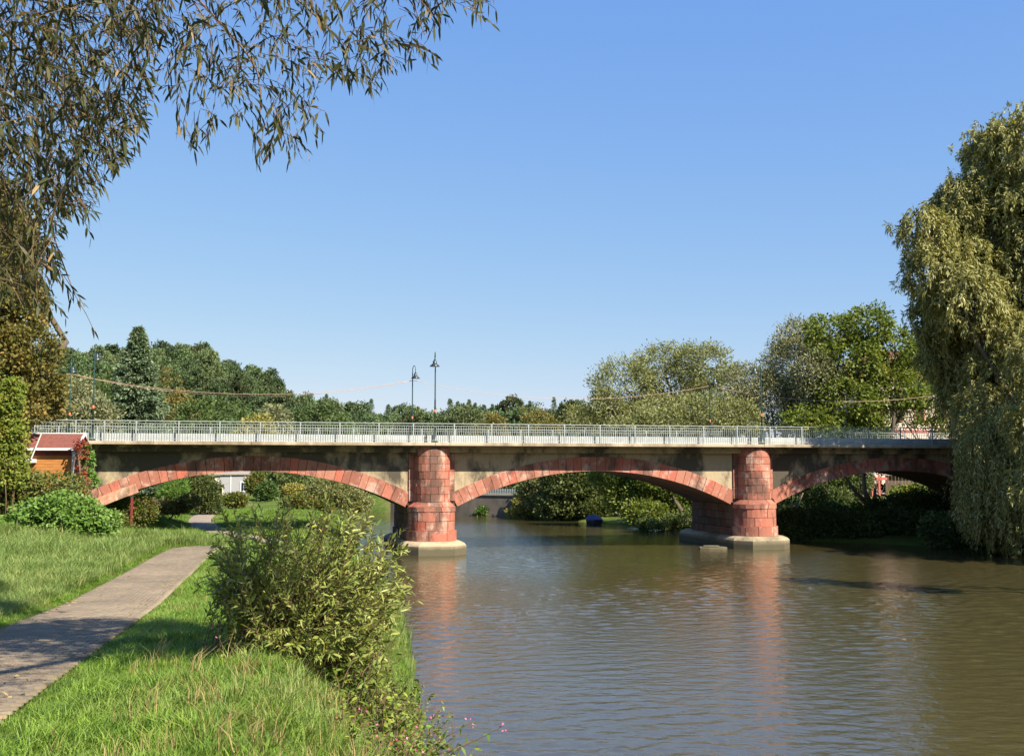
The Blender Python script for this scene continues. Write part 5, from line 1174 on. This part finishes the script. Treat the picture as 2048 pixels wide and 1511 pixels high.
# weeds between bush and water
def weed_mass(name, label, cat, spots, mat, nst, nleaf, L, Wd, hgt, kind=None, spread=0.35, petals=0):
    c0 = np.array(spots[0][:2] + (tz(*spots[0][:2]),)); t = empty(name, c0); tag(t, label, cat)
    P, Aa, Ls, Rn, Nn = [], [], [], [], []; mb = MB(); PP, PA = [], []
    for i in range(nst):
        s0 = spots[rng.integers(len(spots))]; x = s0[0] + rng.normal() * s0[2]; y = s0[1] + rng.normal() * s0[2]
        z = max(tz(x, y), 0.0); h = hgt * rng.uniform(0.5, 1.2); lean = rng.normal(size=2) * spread * h + np.array((0.18, 0)) * h
        q = [np.array((x, y, z - 0.05)), np.array((x + lean[0] * 0.4, y + lean[1] * 0.4, z + h * 0.6)), np.array((x + lean[0], y + lean[1], z + h))]
        mb.tube([tuple(v - c0) for v in q], [0.008, 0.006, 0.003], 4, False)
        for j in range(nleaf):
            u = rng.uniform(0.15, 1); k = 0 if u < 0.6 else 1; f = u / 0.6 if k == 0 else (u - 0.6) / 0.4; c = q[k] * (1 - f) + q[k + 1] * f
            a = rng.normal(size=3) * np.array((1, 1, 0.4)) + np.array((0, 0, 0.1)); P.append(c); Aa.append(a); Ls.append(L * rng.uniform(0.6, 1.3)); Rn.append(rng.beta(2, 2.5)); Nn.append(np.array((0, 0, 1.0)) + rng.normal(size=3) * 0.5)
        if petals and rng.random() < petals:
            for j in range(7): PP.append(q[2] + rng.normal(size=3) * 0.035); PA.append(rng.normal(size=3))
    N = len(P); link('foliage', leaves_mesh('foliage', np.array(P) - c0, Aa, np.array(Ls), Wd * rng.uniform(0.7, 1.3, N), M[mat], Rn, np.array(Nn), rng.uniform(0, 0.5, N), True), t)
    mb.build('stems', M['twig'], t, True)
    if PP: tag(link('flowers', leaves_mesh('flowers', np.array(PP) - c0, PA, 0.035, 0.026, M['pink'], rng.random(len(PP))), t), kind='stuff')
    return t
weed_mass('leafy_weeds', 'yellowing broad-leaved weeds at the right foot of the willow bush', 'weeds', [(-1.9, 12.9, 0.35), (-1.6, 13.6, 0.3), (-1.5, 14.6, 0.3)], 'l_weed', 110, 22, 0.10, 0.045, 0.75)
weed_mass('leafy_weeds', 'green weeds overhanging the water beside the willow bush', 'weeds', [(-1.35, 14.6, 0.25), (-1.5, 16.2, 0.3), (-1.55, 17.5, 0.3), (-1.9, 19.5, 0.4)], 'l_weed', 110, 24, 0.08, 0.03, 0.6)
weed_mass('balsam_plant', 'pink-flowered balsam at the waterside below the bush', 'plant', [(-1.15, 13.4, 0.15)], 'l_knot', 12, 18, 0.11, 0.035, 0.8, petals=0.9)
weed_mass('balsam_plant', 'pink-flowered balsam lower down the bank near the water', 'plant', [(-1.25, 11.9, 0.12)], 'l_knot', 10, 16, 0.1, 0.035, 0.65, petals=0.9)
weed_mass('balsam_plant', 'small pink balsam blossom deep in the left side of the bush', 'plant', [(-3.35, 12.9, 0.12)], 'l_weed', 5, 10, 0.09, 0.035, 0.55, petals=0.9)
weed_mass('leafy_weeds', 'rough weeds on the bank edge at the bottom of the picture', 'weeds', [(-1.2, 10.6, 0.22), (-1.15, 11.6, 0.22), (-1.35, 12.4, 0.25), (-0.85, 9.9, 0.2)], 'l_weed', 170, 16, 0.07, 0.03, 0.4)
# twig reaching over the water
q0 = np.array((-1.25, 11.6, tz(-1.25, 11.6))); t = empty('trailing_weed', q0); tag(t, 'single leafy stem reaching out over the water at the bottom', 'plant')
pp = catmull(np.array([(0, 0, 0), (0.25, 0.2, 0.25), (0.5, 0.3, 0.3), (0.8, 0.4, 0.42)]), 6); MB().tube([tuple(v) for v in pp], 0.006, 5, False).build('stem', M['twig'], t, True)
k_ = np.repeat(np.arange(4, len(pp)), 2); link('foliage', leaves_mesh('foliage', pp[k_], rng.normal(size=(len(k_), 3)) + np.array((0.4, 0, 0.2)), 0.11, 0.03, M['l_weed'], rng.random(len(k_)) * 0.7, None, 0.2, True), t)

# ------------------------------------------------------------------ grass: tufts spread by geometry nodes
def tuft(name, mat, nb_, h, wd, spread):
    P, Q = [], []; V = []; F4 = []; F3 = []; rn = []
    for i in range(nb_):
        a = rng.uniform(0, 6.28); r = spread * math.sqrt(rng.random()); b = np.array((r * math.cos(a), r * math.sin(a), -0.02)); hh = h * rng.uniform(0.55, 1.25)
        ln_ = unit(np.array((rng.normal() + 0.7, rng.normal(), 0))) * rng.uniform(0.25, 1.25) * hh; s_ = unit(np.cross(ln_, (0, 0, 1.0))) * wd * rng.uniform(0.6, 1.3) / 2
        p1 = b + ln_ * 0.25 + np.array((0, 0, hh * 0.6)); p2 = b + ln_ + np.array((0, 0, hh * rng.uniform(0.8, 1.0)))
        k = len(V); V += [b - s_, b + s_, p1 + s_ * 0.8, p1 - s_ * 0.8, p2]; F4.append((k, k + 1, k + 2, k + 3)); F3.append((k + 3, k + 2, k + 4)); rn.append(min(1, rng.beta(2.2, 2.6)))
    return bpy.data.objects.new(name, mesh_np(name, V, [F4, F3], M[mat], False, rn + rn))
def grass_field(name, label_kind, pts, scl, tufts):
    ht = bpy.data.collections.new(name + '_tufts')
    for t in tufts: ht.objects.link(t)
    V = np.column_stack((pts, terrain(pts[:, 0], pts[:, 1])))
    me = bpy.data.meshes.new(name); me.vertices.add(len(V)); me.vertices.foreach_set('co', V.astype(np.float32).ravel())
    a = me.attributes.new('sc', 'FLOAT', 'POINT'); a.data.foreach_set('value', scl.astype(np.float32))
    me.update(); o = link(name, me); tag(o, kind='stuff')
    g = bpy.data.node_groups.new(name, 'GeometryNodeTree'); g.interface.new_socket('Geometry', in_out='INPUT', socket_type='NodeSocketGeometry'); g.interface.new_socket('Geometry', in_out='OUTPUT', socket_type='NodeSocketGeometry')
    nd = g.nodes; gi = nd.new('NodeGroupInput'); go = nd.new('NodeGroupOutput'); iop = nd.new('GeometryNodeInstanceOnPoints'); ci = nd.new('GeometryNodeCollectionInfo')
    ci.inputs['Collection'].default_value = ht; ci.inputs['Separate Children'].default_value = True; ci.inputs['Reset Children'].default_value = True
    rv = nd.new('FunctionNodeRandomValue'); rv.data_type = 'FLOAT_VECTOR'; rv.inputs[0].default_value = (-0.2, -0.2, -1.9); rv.inputs[1].default_value = (0.2, 0.2, 1.9)
    na = nd.new('GeometryNodeInputNamedAttribute'); na.data_type = 'FLOAT'; na.inputs['Name'].default_value = 'sc'
    L = g.links; L.new(gi.outputs[0], iop.inputs['Points']); L.new(ci.outputs[0], iop.inputs['Instance']); iop.inputs['Pick Instance'].default_value = True
    L.new(rv.outputs[0], iop.inputs['Rotation']); L.new(na.outputs[0], iop.inputs['Scale']); L.new(iop.outputs[0], go.inputs[0])
    md = o.modifiers.new('scatter', 'NODES'); md.node_group = g
    return o
tf_short = [tuft('grass_tuft', 'grass', 20, 0.115, 0.0075, 0.10) for _ in range(5)]
tf_long = [tuft('grass_tuft', 'grass_long', 24, 0.30, 0.010, 0.16) for _ in range(5)]
tf_dry = [tuft('grass_tuft', 'grass_dry', 16, 0.26, 0.007, 0.10) for _ in range(3)]
def scatter(n, x0, x1, y0, y1, pw=1.0):
    return np.column_stack((rng.uniform(x0, x1, n), y0 + (y1 - y0) * rng.random(n) ** pw))
def clumpy(p): return 0.5 + 0.5 * np.sin(p[:, 0] * 2.1 + 1.3 * np.sin(p[:, 1] * 1.1)) * np.sin(p[:, 1] * 1.7 + 1.7 * np.sin(p[:, 0] * 0.9))
Sp = []; 
for n, x0, x1, y0, y1 in ((20000, -8.5, 0.8, 6.5, 16), (24000, -13, -1.2, 16, 28), (22000, -22, -2.5, 28, 45), (16000, -26, -5, 45, 66), (9000, -30, -10, 66, 100)):
    Sp.append(scatter(n, x0, x1, y0, y1))
Sp = np.concatenate(Sp); rd = river_dist(Sp[:, 0], Sp[:, 1]); pdn, sg = line_dist(Sp[:, 0], Sp[:, 1], PD)
ok = (rd > 0.25) & (pdn > 0.84 + 0.12 * rng.normal(size=len(Sp)).clip(-1, 1)); Sp, pdn, sg, rd = Sp[ok], pdn[ok], sg[ok], rd[ok]
is_long = (sg < 0) & (pdn > 1.3) & (Sp[:, 1] < 46)
sc_ = rng.uniform(0.55, 1.15, len(Sp)) * (0.75 + 0.75 * clumpy(Sp)) * np.clip(Sp[:, 1] / 22, 0.95, 1.7) * np.clip((pdn - 0.7) / 0.6, 0.35, 1)
Bk = scatter(26000, -13, 0.8, 9, 62, 1.5); rb_ = river_dist(Bk[:, 0], Bk[:, 1]); Bk = Bk[(rb_ > 0.04) & (rb_ < 0.9 + 1.9 * rng.random(len(rb_)))]
grass_field('bank_grass', None, Bk, rng.uniform(0.55, 1.15, len(Bk)) * np.clip(Bk[:, 1] / 24, 0.9, 1.7), tf_short + tf_long[:2])
grass_field('grass', None, Sp[~is_long], sc_[~is_long], tf_short)
grass_field('long_grass', None, Sp[is_long], sc_[is_long] * 0.72, tf_long)
Dp = scatter(5000, -14, -0.5, 7, 30); rd = river_dist(Dp[:, 0], Dp[:, 1]); pdn, sg = line_dist(Dp[:, 0], Dp[:, 1], PD)
f_ = np.exp(-((rd - 1.5) / 0.9) ** 2) * np.where(Dp[:, 1] < 14, 1, 0.4) + 0.10 + 0.35 * (np.hypot(Dp[:, 0] + 2.9, Dp[:, 1] - 11.2) < 0.45)
ok = (rng.random(len(Dp)) < f_) & (rd > 0.3) & (pdn > 1.1); Dp = Dp[ok]
grass_field('dry_grass', None, Dp, rng.uniform(0.6, 1.2, len(Dp)), tf_dry)

# fallen leaves on the path
k = 260; fp = []
for i in range(k):
    s_ = rng.uniform(5, 30); q, d = path_at(s_); n_ = np.array((d[1], -d[0])); off = rng.choice((-1, 1)) * (0.88 - abs(rng.normal()) * 0.25); fp.append((*(q + n_ * off), 0))
fp = np.array(fp); fp[:, 2] = terrain(fp[:, 0], fp[:, 1]) + 0.055
lv = link('fallen_leaves', leaves_mesh('fallen_leaves', fp, rng.normal(size=(k, 3)) * np.array((1, 1, 0.15)), 0.08, 0.035, M['grass_dry'], rng.random(k), np.tile((0, 0, 1.0), (k, 1)) + rng.normal(size=(k, 3)) * 0.3)); tag(lv, kind='stuff')
# print('leaves near', len(leafP), 'bush', len(lp), 'far trees', cnt)
# labels: things of one kind that share a description are told apart by their order from the left
by_l = {}
for o in sc.objects:
    if o.parent is None and o.get('label') and o.get('category') == 'tree': by_l.setdefault(o['label'], []).append(o)
ORD = ['first', 'second', 'third', 'fourth', 'fifth', 'sixth', 'seventh', 'eighth', 'ninth', 'tenth', 'eleventh', 'twelfth']
for lb, obs in by_l.items():
    if len(obs) > 1:
        obs.sort(key=lambda o: o.location.x / max(o.location.y, 1))
        for i, o in enumerate(obs): o['label'] = lb + ', ' + ORD[min(i, 11)] + ' from the left'
# print('tris', sum(len(m.loops) - 2 * len(m.polygons) for m in bpy.data.meshes))
